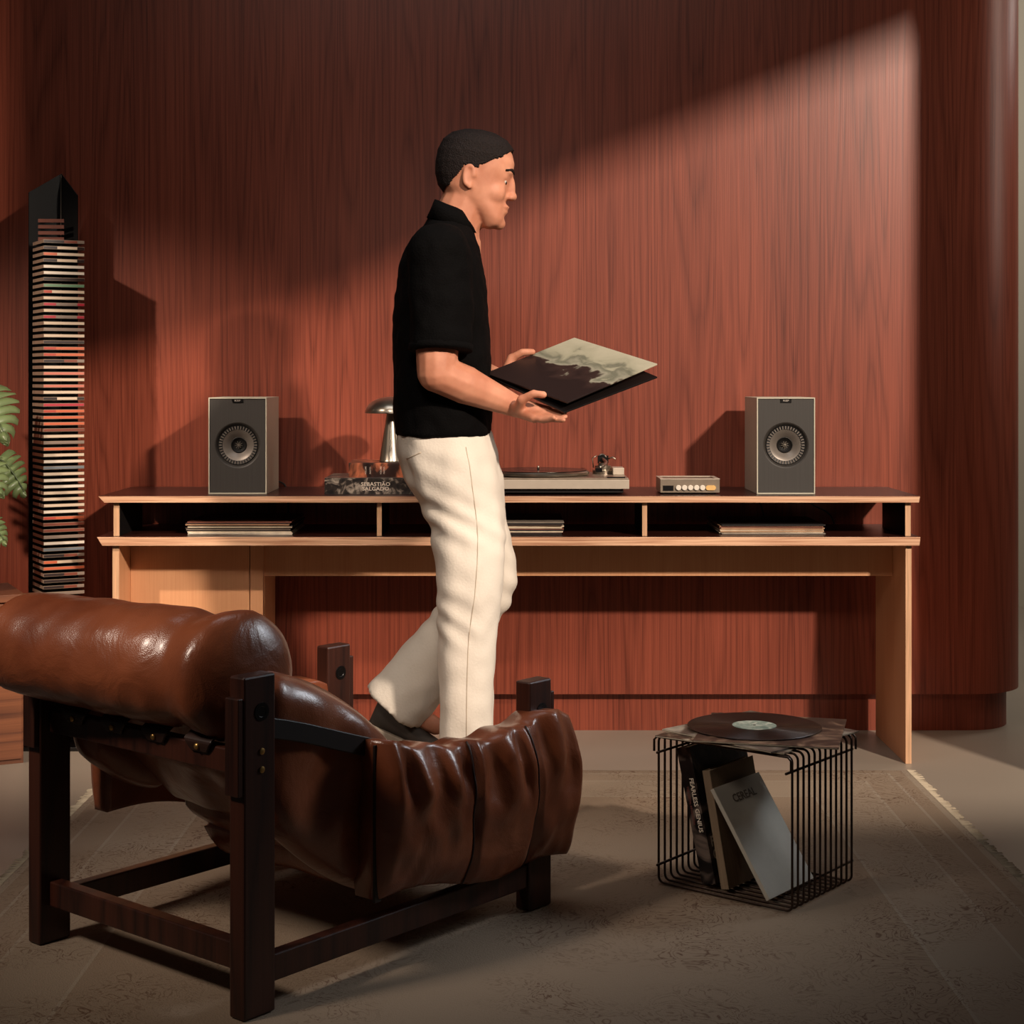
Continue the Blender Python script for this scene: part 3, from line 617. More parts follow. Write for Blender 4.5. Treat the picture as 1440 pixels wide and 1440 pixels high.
LEATHER = leather()
SEAM = plain('dark_leather_seam', (40, 18, 11), 0.5)
def post(s, u, h, outward):
    mb = MB(); mb.box((-0.0375, -0.02, 0), (0.0375, 0.02, h)); p = mb.build('post', CHAIRW, ch, bevel=.004, loc=(s, u, 0))
    mb = MB(); mb.lathe([(0.0155, -0.0215), (0.0155, -0.0190)], (0.004, 0, h - 0.068), 24, 'y')
    mb = MB()
    for sg in (-1, 1):
        mb.lathe([(0.0165, 0.0200 * sg), (0.0165, 0.0214 * sg), (0.010, 0.0214 * sg), (0.009, 0.0206 * sg)], (0.004, 0, h - 0.066), 24, 'y')
    mb.build('peg', BLACK, p)
    return p
pA = post(0, 0, 0.612, -1); pB = post(0, CW, 0.60, 1); pC = post(0.80, 0, 0.492, -1); pD = post(0.80, CW, 0.503, 1)
for p, z0 in ((pA, 0.475), (pC, 0.30)):
    for k in range(2):
        mb = MB(); mb.lathe([(0.006, 0.0202), (0.006, 0.0225), (0.003, 0.0235)], (0.004, 0, z0 - k * 0.033), 14, 'y'); mb.build('brass_screw', plain('brass', (190, 150, 90), 0.35, 0.9), p, auto=40)
for s, u, h, z0 in ((-0.0437, 0, 0.575, 0.40), (-0.0437, CW, 0.56, 0.40), (0.8437, 0, 0.462, 0.18), (0.8437, CW, 0.472, 0.18)):   # second board of each twin post
    mb = MB(); mb.box((-0.006, -0.018, z0), (0.006, 0.018, h)); mb.build('post_flange', CHAIRW, ch, bevel=.002, loc=(s, u, 0))
def rail(name, a, b, w_, h, mat=CHAIRW, bevel=.003):
    a = Vector(a); b = Vector(b); d = b - a; L_ = d.length; M = Matrix.Translation(a) @ d.to_track_quat('X', 'Z').to_matrix().to_4x4()
    mb = MB(); mb.box((0, -w_ / 2, -h / 2), (L_, w_ / 2, h / 2), M=M); return mb.build(name, mat, ch, bevel=bevel)
rail('rear_rail', (0, 0.021, 0.450), (0, CW - 0.021, 0.450), 0.030, 0.045)
rail('rear_rail', (0, 0.021, 0.10), (0, CW - 0.021, 0.10), 0.030, 0.05)
rail('front_rail', (0.80, 0.021, 0.11), (0.80, CW - 0.021, 0.11), 0.030, 0.05)
rail('side_rail', (0.0385, 0, 0.075), (0.7615, 0, 0.075), 0.028, 0.05)
rail('side_rail', (0.0385, CW, 0.075), (0.7615, CW, 0.075), 0.028, 0.05)
# four leather tabs with studs along the rear rail
for k in range(4):
    u = 0.51 - k * 0.128
    mb = MB(); pts = [(-0.019, 0.40 + 0.05), (-0.022, 0.478), (-0.005, 0.492), (0.03, 0.50)]
    prof = crm([(-0.0175, 0.456, 0), (-0.020, 0.476, 0), (-0.002, 0.490, 0), (0.035, 0.52, 0)], 5)
    rings = [[Vector((p.x + dx, u + e * 0.038 * (0.55 + 0.45 * min(1, i / 5)), p.y + dz)) for e, dx, dz in ((-1, 0, 0), (1, 0, 0), (1, -.004, .003), (-1, -.004, .003))] for i, p in enumerate(prof)]
    mb.loft(rings); tb = mb.build('leather_tab', SEAM, ch, bevel=.001)
    mb = MB(); mb.lathe([(0.007, 0), (0.005, -0.004), (0.0, -0.005)], (-0.0235, u, 0.468), 14, 'x'); mb.build('stud', plain('brass', (190, 150, 90), 0.35, 0.9), tb, smooth=True)
# headrest roll
def roll():
    mb = MB(); n = 40; rings = []; K = 70
    for i in range(K + 1):
        t = i / K; u = 0.05 + t * 0.585; s = 0.060 - 0.14 * t; zc = 0.584 + 0.032 * t
        r = 0.122 - 0.018 * t
        r *= 1 - 0.09 * math.exp(-((t - 0.20) / 0.05) ** 2) + 0.05 * math.exp(-((t - 0.07) / 0.06) ** 2)
        endf = min(1, t / 0.09, (1 - t) / 0.10); r *= max(0.10, math.sqrt(max(0, 1 - (1 - endf) ** 2)))
        ring = []
        for j in range(n):
            a = 2 * math.pi * j / n; q = Vector((math.cos(a), math.sin(a) , 0))
            wr = 1 + 0.028 * noise.noise(Vector((t * 14, q.x * 2.2, q.y * 2.2))) + 0.03 * (math.exp(-((t - 0.2) / 0.12) ** 2) + math.exp(-((t - 0.97) / 0.1) ** 2)) * noise.noise(Vector((t * 5, q.x * 7, q.y * 7)))
            flat = 1.0 if q.y > -0.3 else 0.93
            ring.append(Vector((s + r * wr * 1.02 * q.x, u, zc + r * wr * flat * q.y)))
        rings.append(ring)
    mb.loft(rings); return mb
mb = roll(); hr = mb.build('headrest_roll', LEATHER, ch, smooth=True)
# sling: back and seat in one long pad
def pad(profile, u0, u1, th, name, wr=0.006, seams=(), sag=0.0):
    P = crm(profile, 12); K = len(P); U = 36; mb = MB(); top = []; bot = []
    for i, p in enumerate(P):
        t = (P[min(i + 1, K - 1)] - P[max(i - 1, 0)]).normalized(); nn = Vector((-t.y, t.x, 0))
        f = i / (K - 1); endr = min(1, f / 0.05, (1 - f) / 0.05) ** 0.5 if 0 < f < 1 else 0.05
        for side, arr in ((1, top), (-1, bot)):
            row = []
            for j in range(U + 1):
                v = j / U; edge = min(1, v / 0.08, (1 - v) / 0.08); e = math.sqrt(max(0.0025, 1 - (1 - edge) ** 2))
                puff = 1.0
                for sm in seams: puff *= 1 - 0.5 * math.exp(-((f - sm) / 0.018) ** 2)
                o = side * th * 0.5 * e * endr * puff + wr * noise.noise(Vector((f * 9, v * 7, side))) 
                sg = -sag * math.sin(math.pi * v) * math.sin(math.pi * f)
                row.append(Vector((p.x + nn.x * o, u0 + (u1 - u0) * v, p.y + nn.y * o + sg)))
            arr.append(row)
    rings = [top[i] + bot[i][::-1] for i in range(K)]
    mb.loft(rings); return mb.build(name, LEATHER, ch, smooth=True)
pad([(0.085, 0.575, 0), (0.14, 0.48, 0), (0.24, 0.36, 0), (0.36, 0.25, 0), (0.50, 0.175, 0)], 0.045, CW - 0.045, 0.13, 'back_cushion', seams=(0.33, 0.66), sag=0.01)
pad([(0.36, 0.165, 0), (0.52, 0.15, 0), (0.66, 0.16, 0), (0.78, 0.195, 0), (0.86, 0.20, 0), (0.90, 0.15, 0)], 0.05, CW - 0.05, 0.10, 'seat_cushion', seams=(0.35, 0.7))
# arm slings draped over a strap from post to post
def arm(u, out, s0, s1, zb0, zb1, bulge, name):
    mb = MB(); K = 64; V = 34; outer = []; inner = []
    for i in range(K + 1):
        f = i / K; s = s0 + (s1 - s0) * f
        zt = 0.452 - 0.040 * math.sin(math.pi * min(1, f * 1.08)) - 0.012 * f + 0.005 * math.sin(f * 33)
        if f > .9: zt -= (f - .9) * 0.45
        zb = zb0 + (zb1 - zb0) * f
        edge = min(1, f / 0.06, (1 - f) / 0.06); e = math.sqrt(max(0.01, 1 - (1 - edge) ** 2))
        seam = 1 - 0.35 * math.exp(-((f - 0.73) / 0.012) ** 2) - 0.30 * math.exp(-((f - 0.42) / 0.012) ** 2)
        ro, ri = [], []
        for j in range(V + 1):
            v = j / V        # 0 at the ridge, 1 at the hem
            prof = math.sin(math.pi * min(1, v * 0.86 + 0.10)) ** 0.55
            fold = math.sin(f * 46 + 2.2 * noise.noise(Vector((f * 4, 0, 5))) + 3.0 * v * (f - .5)) * math.exp(-((v - 0.22) / 0.22) ** 2) * 0.0125
            fold += 0.014 * noise.noise(Vector((f * 6.5 + v * 1.5, v * 2.6, 3))) + 0.006 * noise.noise(Vector((f * 17, v * 5, 8)))
            th = (bulge * prof * e * seam + fold * e) 
            sx = s + (0.018 * math.sin(v * 3) * (f - .3)) * (1 if f > .5 else .4)
            z = zt + (zb - zt) * v
            ro.append(Vector((sx, u + out * (0.024 + th), z + 0.012 * math.sin(f * 9) * v)))
            ri.append(Vector((sx, u + out * (-0.016 - 0.010 * math.sin(math.pi * v)), z + 0.012 * math.sin(f * 9) * v - (0.0 if v > 0 else 0.004))))
        outer.append(ro); inner.append(ri)
    mb.loft([outer[i] + inner[i][::-1] for i in range(K + 1)])
    o = mb.build(name, LEATHER, ch, smooth=True)
    for fs in (0.42, 0.73):
        i = int(fs * K); mbs = MB(); mbs.tube([p + Vector((0, out * 0.001, 0)) for p in outer[i]], 0.0022, 6); mbs.build('seam', SEAM, o, smooth=True)
    return o
def side_panel(u, out, s1, za, zb, zc, zd):
    # leather gusset between the back roll and the arm, puffed like a cushion
    mb = MB(); K = 34; V = 26; rings = []
    for i in range(K + 1):
        f = i / K; s = 0.035 + (s1 - 0.035) * f
        zt = za + (zb - za) * f + 0.035 * math.sin(math.pi * f); zl = zc + (zd - zc) * math.sin(f * math.pi / 2)
        ef = math.sqrt(max(0.01, 1 - (1 - min(1, f / .15, (1 - f) / .15)) ** 2)); a, b = [], []
        mid = (zt + zl) / 2; zt = mid + (zt - mid) * (0.6 + 0.4 * ef); zl = mid + (zl - mid) * (0.6 + 0.4 * ef)
        for j in range(V + 1):
            v = j / V; e = math.sqrt(max(0.01, 1 - (1 - min(1, v / .2, (1 - v) / .2)) ** 2)) * ef
            w = 0.008 * noise.noise(Vector((f * 5 + v * 3, v * 3, 2))) + 0.003 * math.sin(f * 20 + v * 6)
            a.append(Vector((s, u - out * 0.045 + out * (0.042 * e + w * e), zt + (zl - zt) * v))); b.append(Vector((s, u - out * 0.045 - out * 0.035 * e, zt + (zl - zt) * v)))
        rings.append(a + b[::-1])
    mb.loft(rings); mb.build('side_panel', LEATHER, ch, smooth=True)
side_panel(0, -1, 0.42, 0.615, 0.40, 0.34, 0.12); side_panel(CW, 1, 0.26, 0.60, 0.46, 0.38, 0.27)
arm(0, -1, 0.275, 0.875, 0.145, 0.100, 0.062, 'arm_sling')
arm(CW, 1, 0.13, 0.80, 0.235, 0.16, 0.050, 'arm_sling')
for u, o_, se in ((0, -1, 0.29), (CW, 1, 0.15)):
    mb = MB(); rings = []
    pts = crm([(0.036, 0, 0.515), (0.12, 0, 0.492), (0.28, 0, 0.440), (0.5, 0, 0.375), (0.765, 0, 0.392)], 6)
    for p in pts: rings.append([Vector((p.x, u + dy, p.z + dz)) for dy, dz in ((-.011, -.024), (.011, -.024), (.011, .014), (-.011, .014))])
    mb.loft(rings); mb.build('arm_strap', plain('black_strap', (24, 14, 11), 0.5), ch, bevel=.002)
mb = MB(); mb.loft([[Vector((0.282 + dx, -0.036 + dy, z)) for dx, dy in ((-.009, -.003), (.009, -.003), (.009, .003), (-.009, .003))] for z in (0.14, 0.3, 0.442)]); mb.build('arm_strap', plain('black_strap', (24, 14, 11), 0.5), ch, bevel=.001)

# ------------------------------------------------------------------ wire side table with records and books
e1 = Vector((0.267, -0.212, 0)).normalized(); e2 = Vector((0.622, 0.783, 0)).normalized()
TO = Vector((0.325, 3.767, 0)); TL, TD, TH = 0.341, 0.30, 0.345
tb = empty('wire_side_table', TO, math.atan2(e1.y, e1.x)); tag(tb, 'low dark wire side table bent from parallel rods, with records on top', 'side table')
TZ = math.atan2(e1.y, e1.x)
WIRE = plain('bronze_wire', (62, 48, 40), 0.35, 0.7)
def rrect(x0, x1, z0, z1, r, k=5):
    out = []
    for cx, cz, a0 in ((x1 - r, z1 - r, 0), (x0 + r, z1 - r, 90), (x0 + r, z0 + r, 180), (x1 - r, z0 + r, 270)):
        for j in range(k + 1):
            a = R(a0 + 90 * j / k); out.append((cx + r * math.cos(a), cz + r * math.sin(a)))
    return out
NW = 12; wire0 = None
for k in range(NW):
    y = TD * (k + 0.5) / NW
    if wire0 is None:
        mb = MB(); mb.tube([(a, 0, b) for a, b in rrect(0.0, TL, 0.012, TH, 0.014)], 0.0028, 8, close=True); wire0 = mb.build('wire', WIRE, tb, smooth=True); o = wire0
    else:
        o = wire0.copy(); COL.objects.link(o)
    o.location = (0, y, 0)
for x, z in ((0.0062, TH - 0.036), (TL - 0.0062, TH - 0.036), (0.0062, 0.055), (TL - 0.0062, 0.055)):
    mb = MB(); mb.tube([(x, -0.004, z), (x, TD + 0.004, z)], 0.0030, 8); mb.build('crossbar', WIRE, tb, smooth=True)
for y in (0.0, TD):   # end hoops
    mb = MB(); mb.tube([(-0.004, y, TH - 0.034), (-0.004, y, TH - 0.008), (0.004, y, TH - 0.0005), (TL - 0.004, y, TH - 0.0005), (TL + 0.004, y, TH - 0.008), (TL + 0.004, y, TH - 0.034)], 0.0028, 8); mb.build('end_hoop', WIRE, tb, smooth=True)
def tabw(x, y, z): return TO + e1 * x + Vector((-e1.y, e1.x, 0)) * y + Vector((0, 0, z))
PH_S1 = photo_mat('worn_brown_cover', [(38, 26, 20), (104, 80, 62), (200, 182, 156)], 16, 2, 1)
PH_S2 = photo_mat('dark_brown_cover', [(30, 20, 16), (60, 42, 34), (150, 120, 96)], 9, 2, 4)
PH_S3 = photo_mat('grey_cover', [(60, 50, 42), (110, 96, 84), (190, 176, 156)], 12, 1, 7)
ztab = TH + 0.0033
for i, (dx, dy, rz, mt, lb) in enumerate(((0.160, 0.145, 4, PH_S1, 'worn pale and brown record sleeve lying lowest on the wire table'), (0.178, 0.16, -9, PH_S3, 'grey patterned record sleeve lying in the middle on the wire table'), (0.205, 0.165, 24, PH_S2, 'dark brown record sleeve lying directly under the loose vinyl record'))):
    mb = MB(); mb.box((-0.1575, -0.1575, 0), (0.1575, 0.1575, 0.0036)); o = mb.build('record_sleeve', mt, bevel=.0004)
    o.location = tabw(dx, dy, ztab + i * 0.0038); o.rotation_euler.z = TZ + R(rz); tag(o, lb, 'record sleeve', 'record sleeves on the wire table')
    mb = MB(); mb.box((-0.1560, -0.1579, 0.0008), (0.1560, -0.1572, 0.0028)); mb.box((-0.1579, -0.1560, 0.0008), (-0.1572, 0.1560, 0.0028)); mb.build('paper_edge', PAPER, o)
lp = empty('vinyl_record', (0.553, 3.80, ztab + 0.0122)); tag(lp, 'loose black vinyl record with pale green label, on top of the wire table', 'vinyl record')
def vinyl_mat():
    m, nt, b = new_mat('grooved_vinyl'); L = nt.links.new
    tc = N(nt, 'ShaderNodeTexCoord'); ln = N(nt, 'ShaderNodeVectorMath', operation='LENGTH'); L(tc.outputs['Object'], ln.inputs[0])
    si = N(nt, 'ShaderNodeMath', operation='MULTIPLY'); si.inputs[1].default_value = 3200; L(ln.outputs['Value'], si.inputs[0])
    sn = N(nt, 'ShaderNodeMath', operation='SINE'); L(si.outputs[0], sn.inputs[0])
    bp = N(nt, 'ShaderNodeBump'); bp.inputs['Strength'].default_value = 0.5; bp.inputs['Distance'].default_value = 0.0006; L(sn.outputs[0], bp.inputs['Height']); L(bp.outputs[0], b.inputs['Normal'])
    b.inputs['Base Color'].default_value = lin((30, 21, 18)); b.inputs['Roughness'].default_value = 0.25
    return m
mb = MB(); mb.lathe([(0.149, 0), (0.152, 0.0009), (0.149, 0.0018), (0.055, 0.0016), (0.052, 0.0020), (0.0, 0.0020)], n=96); mb.build('disc', vinyl_mat(), lp, auto=30)
mb = MB(); mb.lathe([(0.050, 0.0020), (0.050, 0.0025), (0.004, 0.0025)], n=64); mb.build('label', photo_mat('green_label_print', [(108, 132, 120), (150, 166, 150), (214, 214, 196)], 30, 2, 2), lp, auto=30)
mb = MB(); mb.lathe([(0.0036, 0.0025), (0.0036, 0.0030)], n=16); mb.build('spindle_hole', BLACK, lp)
# books standing inside: built in table axes (x = e1, y = depth), tilted about y
def lean(name, x, y, ang, th, dep, hgt, mats, label, cat, ry=0):
    t = empty(name, tabw(x, y, 0.016)); t.rotation_euler = Matrix.Rotation(TZ + R(ry), 3, 'Z').to_euler()
    M = Matrix.Rotation(TZ + R(ry), 4, 'Z') @ Matrix.Rotation(R(ang), 4, 'Y'); t.rotation_euler = M.to_euler()
    tag(t, label, cat); return t
def standing(t, th, dep, hgt, cover, c=0.0025):
    mb = MB(); mb.box((0, 0, 0), (c, dep, hgt)); mb.box((th - c, 0, 0), (th, dep, hgt)); mb.box((c, 0, 0), (th - c, c, hgt)); cv = mb.build('cover', cover, t, bevel=.0006)
    mb = MB(); mb.box((c + .0002, c + .0002, .003), (th - c - .0002, dep - .004, hgt - .003)); mb.build('pages', PAPER, t); return cv
fg = lean('photography_book', 0.095, 0.045, -13, 0.036, 0.235, 0.305, None, 'tall dark book with white letters down its spine leaning inside the wire table', 'book')
standing(fg, 0.036, 0.235, 0.305, PH_DK)
text('spine_lettering', 'FEARLESS GENIUS', 0.0155, (0.024, -0.0004, 0.175), (R(90), R(90), 0), WHITEINK, fg)
text('spine_lettering', 'THE DIGITAL REVOLUTION', 0.007, (0.010, -0.0004, 0.175), (R(90), R(90), 0), plain('red_brown_ink', (120, 64, 56), .6), fg)
text('cover_lettering', 'FEARLESS\nGENIUS', 0.032, (0.0366, 0.012, 0.075), (R(90), 0, R(90)), WHITEINK, fg, align='LEFT')
cl = lean('cloth_book', 0.148, 0.04, -11, 0.020, 0.19, 0.262, None, 'beige cloth bound book leaning between the dark book and the open white magazine', 'book')
standing(cl, 0.020, 0.19, 0.262, plain('beige_cloth_cover', (136, 116, 94), 0.8, vary=0.15, scale=(200, 200, 8)))
mg = lean('magazine', 0.268, 0.03, -33, 0.010, 0.20, 0.265, None, 'pale magazine titled in spaced capitals, leaning at a slant inside the wire table', 'magazine')
standing(mg, 0.010, 0.20, 0.262, plain('matt_white_cover', (196, 190, 178), 0.5, vary=0.04), c=0.0012)
text('cover_lettering', 'CEREAL', 0.026, (0.0104, 0.10, 0.225), (R(90), 0, R(90)), plain('grey_ink', (96, 84, 72), .6), mg, sx=1.1)

# ------------------------------------------------------------------ the man
SKIN = None
def skin_mat():
    m, nt, b = new_mat('skin'); L = nt.links.new
    tc = N(nt, 'ShaderNodeTexCoord'); nz = N(nt, 'ShaderNodeTexNoise'); nz.inputs['Scale'].default_value = 14; nz.inputs['Detail'].default_value = 5
    cr = N(nt, 'ShaderNodeValToRGB'); cr.color_ramp.elements[0].color = lin((178, 112, 84)); cr.color_ramp.elements[1].color = lin((212, 148, 118)); cr.color_ramp.elements[0].position = .3; cr.color_ramp.elements[1].position = .7
    L(tc.outputs['Object'], nz.inputs['Vector']); L(nz.outputs[0], cr.inputs[0]); L(cr.outputs[0], b.inputs['Base Color'])
    b.inputs['Roughness'].default_value = 0.62; b.inputs['Subsurface Weight'].default_value = 0.08; b.inputs['Subsurface Radius'].default_value = (0.01, 0.004, 0.002)
    b.inputs['Subsurface Scale'].default_value = 0.5
    return m
SKIN = skin_mat()
PD = 4.35
man = empty('person', (-0.12, PD, 0)); tag(man, 'man in a black short-sleeved polo and white trousers striding right, holding a record sleeve', 'person')
MO = Vector((0.12, -PD, 0))
def pa(px, py, D=PD): return at(px, py, D) + MO
body = MB()
# head: rings in a head frame, x forward, z up; origin at the ear line
HM = Matrix.Translation(pa(668, 252)) @ Matrix.Rotation(R(9), 4, 'Y')
def headrings(grow=0.0, zmin=-9):
    prof = [(-0.122, 0.062, 0.040, 0.030), (-0.112, 0.086, 0.030, 0.040), (-0.095, 0.092, 0.012, 0.050), (-0.075, 0.089, -0.020, 0.058), (-0.055, 0.088, -0.066, 0.064), (-0.030, 0.089, -0.090, 0.070),
            (0.0, 0.090, -0.102, 0.074), (0.03, 0.096, -0.106, 0.077), (0.055, 0.096, -0.105, 0.077), (0.08, 0.086, -0.096, 0.071), (0.10, 0.066, -0.076, 0.058), (0.113, 0.036, -0.046, 0.036), (0.118, 0.008, -0.015, 0.010)]
    rings = []
    for z, xf, xb, hw in prof:
        cx = (xf + xb) / 2; rx = (xf - xb) / 2 + grow; hw += grow; ring = []
        for j in range(28):
            a = 2 * math.pi * j / 28; c, s = math.cos(a), math.sin(a)
            k = 1.0
            ring.append(HM @ Vector((cx + rx * math.copysign(abs(c) ** 0.9, c), hw * math.copysign(abs(s) ** 0.9, s), z + (grow if z > 0.05 else 0))))
        rings.append(ring)
    return rings
body.loft(headrings())
def hb(c, r, rot=0): body.ball(HM @ Vector(c), r, 14, 9, (HM.to_3x3() @ Matrix.Rotation(R(rot), 3, 'Y')))
hb((0.095, 0, -0.004), (0.013, 0.011, 0.032), -14)        # nose bridge
hb((0.104, 0, -0.030), (0.013, 0.012, 0.012))             # tip
hb((0.099, 0.012, -0.034), (0.010, 0.008, 0.008)); hb((0.099, -0.012, -0.034), (0.010, 0.008, 0.008))
hb((0.086, 0, 0.028), (0.012, 0.045, 0.010))
for s in (-1, 1): hb((0.0745, s * 0.031, 0.0125), (0.0115, 0.017, 0.0065)); hb((0.073, s * 0.031, -0.010), (0.0105, 0.016, 0.0050))              # brow
hb((0.088, 0, -0.060), (0.013, 0.024, 0.0065)); hb((0.086, 0, -0.073), (0.013, 0.021, 0.0075))   # lips
hb((0.078, 0, -0.105), (0.020, 0.024, 0.017))             # chin
hb((0.046, 0.034, -0.030), (0.040, 0.030, 0.036)); hb((0.046, -0.034, -0.030), (0.040, 0.030, 0.036))  # cheek bones
for s in (-1, 1):                                         # ears
    for k in range(22):
        a = R(-75 + k * 12); body.ball(HM @ Vector((-0.014 - 0.013 * math.cos(a), s * 0.0790, -0.002 + 0.026 * math.sin(a))), 0.0048, 8, 5)
    hb((-0.008, s * 0.077, -0.028), (0.007, 0.005, 0.009))
    hb((-0.012, s * 0.073, -0.008), (0.013, 0.007, 0.023))
# neck and trunk under the clothes
body.cap(pa(662, 268), pa(640, 318), 0.062, 0.066); body.cap(pa(640, 318), pa(632, 350), 0.066, 0.085)
def ering(px0, px1, py, hw, D=PD, n=28, ex=0.85, dz=0.0):
    a = pa(px0, py, D); b = pa(px1, py, D); c = (a + b) / 2; rx = (b.x - a.x) / 2
    return [Vector((c.x + rx * math.copysign(abs(math.cos(t)) ** ex, math.cos(t)), c.y + hw * math.copysign(abs(math.sin(t)) ** ex, math.sin(t)), c.z + dz * math.cos(t))) for t in [2 * math.pi * j / n for j in range(n)]]
body.loft([ering(606, 664, 335, 0.10), ering(580, 668, 365, 0.165), ering(568, 674, 420, 0.17), ering(570, 680, 500, 0.155), ering(572, 682, 570, 0.15), ering(574, 680, 640, 0.15), ering(590, 690, 700, 0.14)])
CEN = at(803, 519, 4.31); VR = Vector((0.212, -0.022, 0.012)); VF = Vector((0.03, 0.205, 0.085)); VF = VF - VR * (VF.dot(VR) / VR.length_squared)
AX = (VR - VF).normalized(); AY = (VR + VF).normalized(); AZ = AX.cross(AY); CL = CEN + MO
hN = CL - AY * 0.1575 + AX * 0.1575; hL = CL - AY * 0.1575 - AX * 0.1575     # near and left corners
WN = hN - AX * 0.165 - AY * 0.026 - AZ * 0.046; WF = hL + AY * 0.060 - AX * 0.014 - AZ * 0.044
nS, nE, nW = pa(618, 362, 4.175), pa(614, 524, 4.135), WN
fS, fE, fW = pa(632, 362, 4.525), pa(640, 520, 4.60), WF
for S, E, W_ in ((nS, nE, nW), (fS, fE, fW)):
    body.cap(S, S.lerp(E, .5), 0.062, 0.060); body.cap(S.lerp(E, .5), E, 0.060, 0.050)
    body.cap(E, E.lerp(W_, .35), 0.049, 0.049); body.cap(E.lerp(W_, .35), W_, 0.049, 0.0275)
# hands
def hand(wr, f, up, n, side_len, curls, thumb):
    """f: finger direction, up: towards the thumb, n: the way the palm faces"""
    f = Vector(f).normalized(); n = Vector(n); n = (n - f * n.dot(f)).normalized(); up = f.cross(n); up = up if up.dot(Vector(side_len)) > 0 else -up
    pl_ = 0.088
    body.cap(wr - f * 0.03, wr + f * 0.03, 0.027, 0.022); body.cap(wr + f * 0.03, wr + f * 0.06, 0.022, 0.018)
    for k, o in enumerate((0.028, 0.010, -0.008, -0.026)):
        body.cap(wr + up * o * 0.6 + f * 0.01, wr + f * (pl_ - 0.004 * abs(k - 1)) + up * o, 0.017, 0.0125)
    for k, (o, ln) in enumerate(((0.028, 0.072), (0.010, 0.080), (-0.008, 0.075), (-0.026, 0.060))):
        p = wr + f * (pl_ - 0.004 * abs(k - 1)) + up * o; ang = 0
        for q, (sl, rr) in enumerate(((0.45, 0.0098), (0.30, 0.0088), (0.25, 0.0078))):
            ang += curls[k][q]; d = f * math.cos(R(ang)) + n * math.sin(R(ang)); p2 = p + d * ln * sl
            body.cap(p, p2, rr, rr - 0.0009, 10); p = p2
    p = wr + f * 0.025 + up * 0.026 + n * 0.010
    for (a, b, c, ln, rr) in thumb:
        d = (f * a + up * b + n * c).normalized(); p2 = p + d * ln; body.cap(p, p2, rr, rr - 0.0015, 10); p = p2
cur = ((5, 12, 14), (3, 4, 4), (3, 5, 5), (4, 6, 6)); thb = ((0.55, 0.10, 0.82, 0.040, 0.0150), (0.72, -0.50, 0.45, 0.034, 0.0120), (0.88, -0.45, -0.06, 0.027, 0.0108))
hand(nW, AX * 0.98 + AY * 0.10, (0, 0, 1), AZ, -AY, cur, thb)
hand(fW, AY * 0.95 + AX * 0.22, (0, 0, 1), AZ, -AX, cur, thb)
# legs under the trousers
nH, nK, nA = pa(640, 660, 4.26), pa(662, 835, 4.24), pa(655, 1108, 4.24)
fH, fK, fA = pa(640, 660, 4.43), pa(692, 822, 4.44), pa(560, 992, 4.46)
for H, K_, A_ in ((nH, nK, nA), (fH, fK, fA)):
    body.cap(H, K_, 0.078, 0.052); body.cap(K_, K_.lerp(A_, .35), 0.05, 0.054); body.cap(K_.lerp(A_, .35), A_, 0.054, 0.036)
body.cap(nA, nA + Vector((0.10, 0, -0.045)), 0.033, 0.024); body.cap(fA, fA + Vector((0.10, 0, -0.055)), 0.033, 0.024)
bo = body.build('body', SKIN, man); fuse(bo, 0.0042, 5, 0.5)
# eyes, brows, hair
EYEW = plain('eye_white', (214, 200, 186), 0.3, vary=0.02); IRIS = plain('dark_iris', (34, 22, 16), 0.2); HAIRM = plain('dark_brown_hair', (22, 12, 9), 0.75, vary=0.4, scale=(200, 200, 200), bump=0.5, bscale=260, spec=0.25)
for s in (-1, 1):
    mb = MB(); mb.ball(HM @ Vector((0.0720, s * 0.0305, 0.003)), 0.0118, 14, 9); ey = mb.build('eye', EYEW, man, smooth=True)
    mb = MB(); mb.ball(HM @ Vector((0.0822, s * 0.031, -0.0005)), (0.0028, 0.0052, 0.0052), 12, 8); mb.build('iris', IRIS, ey, smooth=True)
    mb = MB(); mb.tube([HM @ Vector(p) for p in ((0.0965, s * 0.012, 0.030), (0.0925, s * 0.030, 0.034), (0.077, s * 0.050, 0.030))], [0.0042, 0.0050, 0.0025], 8); mb.build('eyebrow', HAIRM, man, smooth=True)
mb = MB(); rg = headrings(0.0035); n = 28; vs_ = []; inv = HM.inverted()
# dense resample of the skull shell, kept only where hair grows
vsrc = [[inv @ p for p in r] for r in rg]
rows = []
for i in range(len(vsrc) - 1):
    for q in range(12):
        rows.append([vsrc[i][j].lerp(vsrc[i + 1][j], q / 12) for j in range(n)])
rows.append(vsrc[-1])
cols = []
for r in rows:
    rr = []
    for j in range(n):
        for q in range(6): rr.append(r[j].lerp(r[(j + 1) % n], q / 6))
    cols.append(rr)
def hairy(p):
    x, z = p.x, p.z
    if x > 0.066: lim = 0.062 + (x - 0.066) * 0.9
    elif x > 0.010: lim = 0.030 + (x - 0.010) * 0.55
    elif x > -0.03: lim = 0.022
    else: lim = 0.022 + (x + 0.03) * 1.5
    return z > lim + 0.003 * noise.noise(p * 120)
nn_ = len(cols[0]); fs = []; V_ = [p for r in cols for p in r]
for i in range(len(cols) - 1):
    for j in range(nn_):
        a, b, c, d = i * nn_ + j, i * nn_ + (j + 1) % nn_, (i + 1) * nn_ + (j + 1) % nn_, (i + 1) * nn_ + j
        if hairy((V_[a] + V_[b] + V_[c] + V_[d]) / 4): fs.append((a, b, c, d))
fs.append(tuple((len(cols) - 1) * nn_ + j for j in range(nn_)))
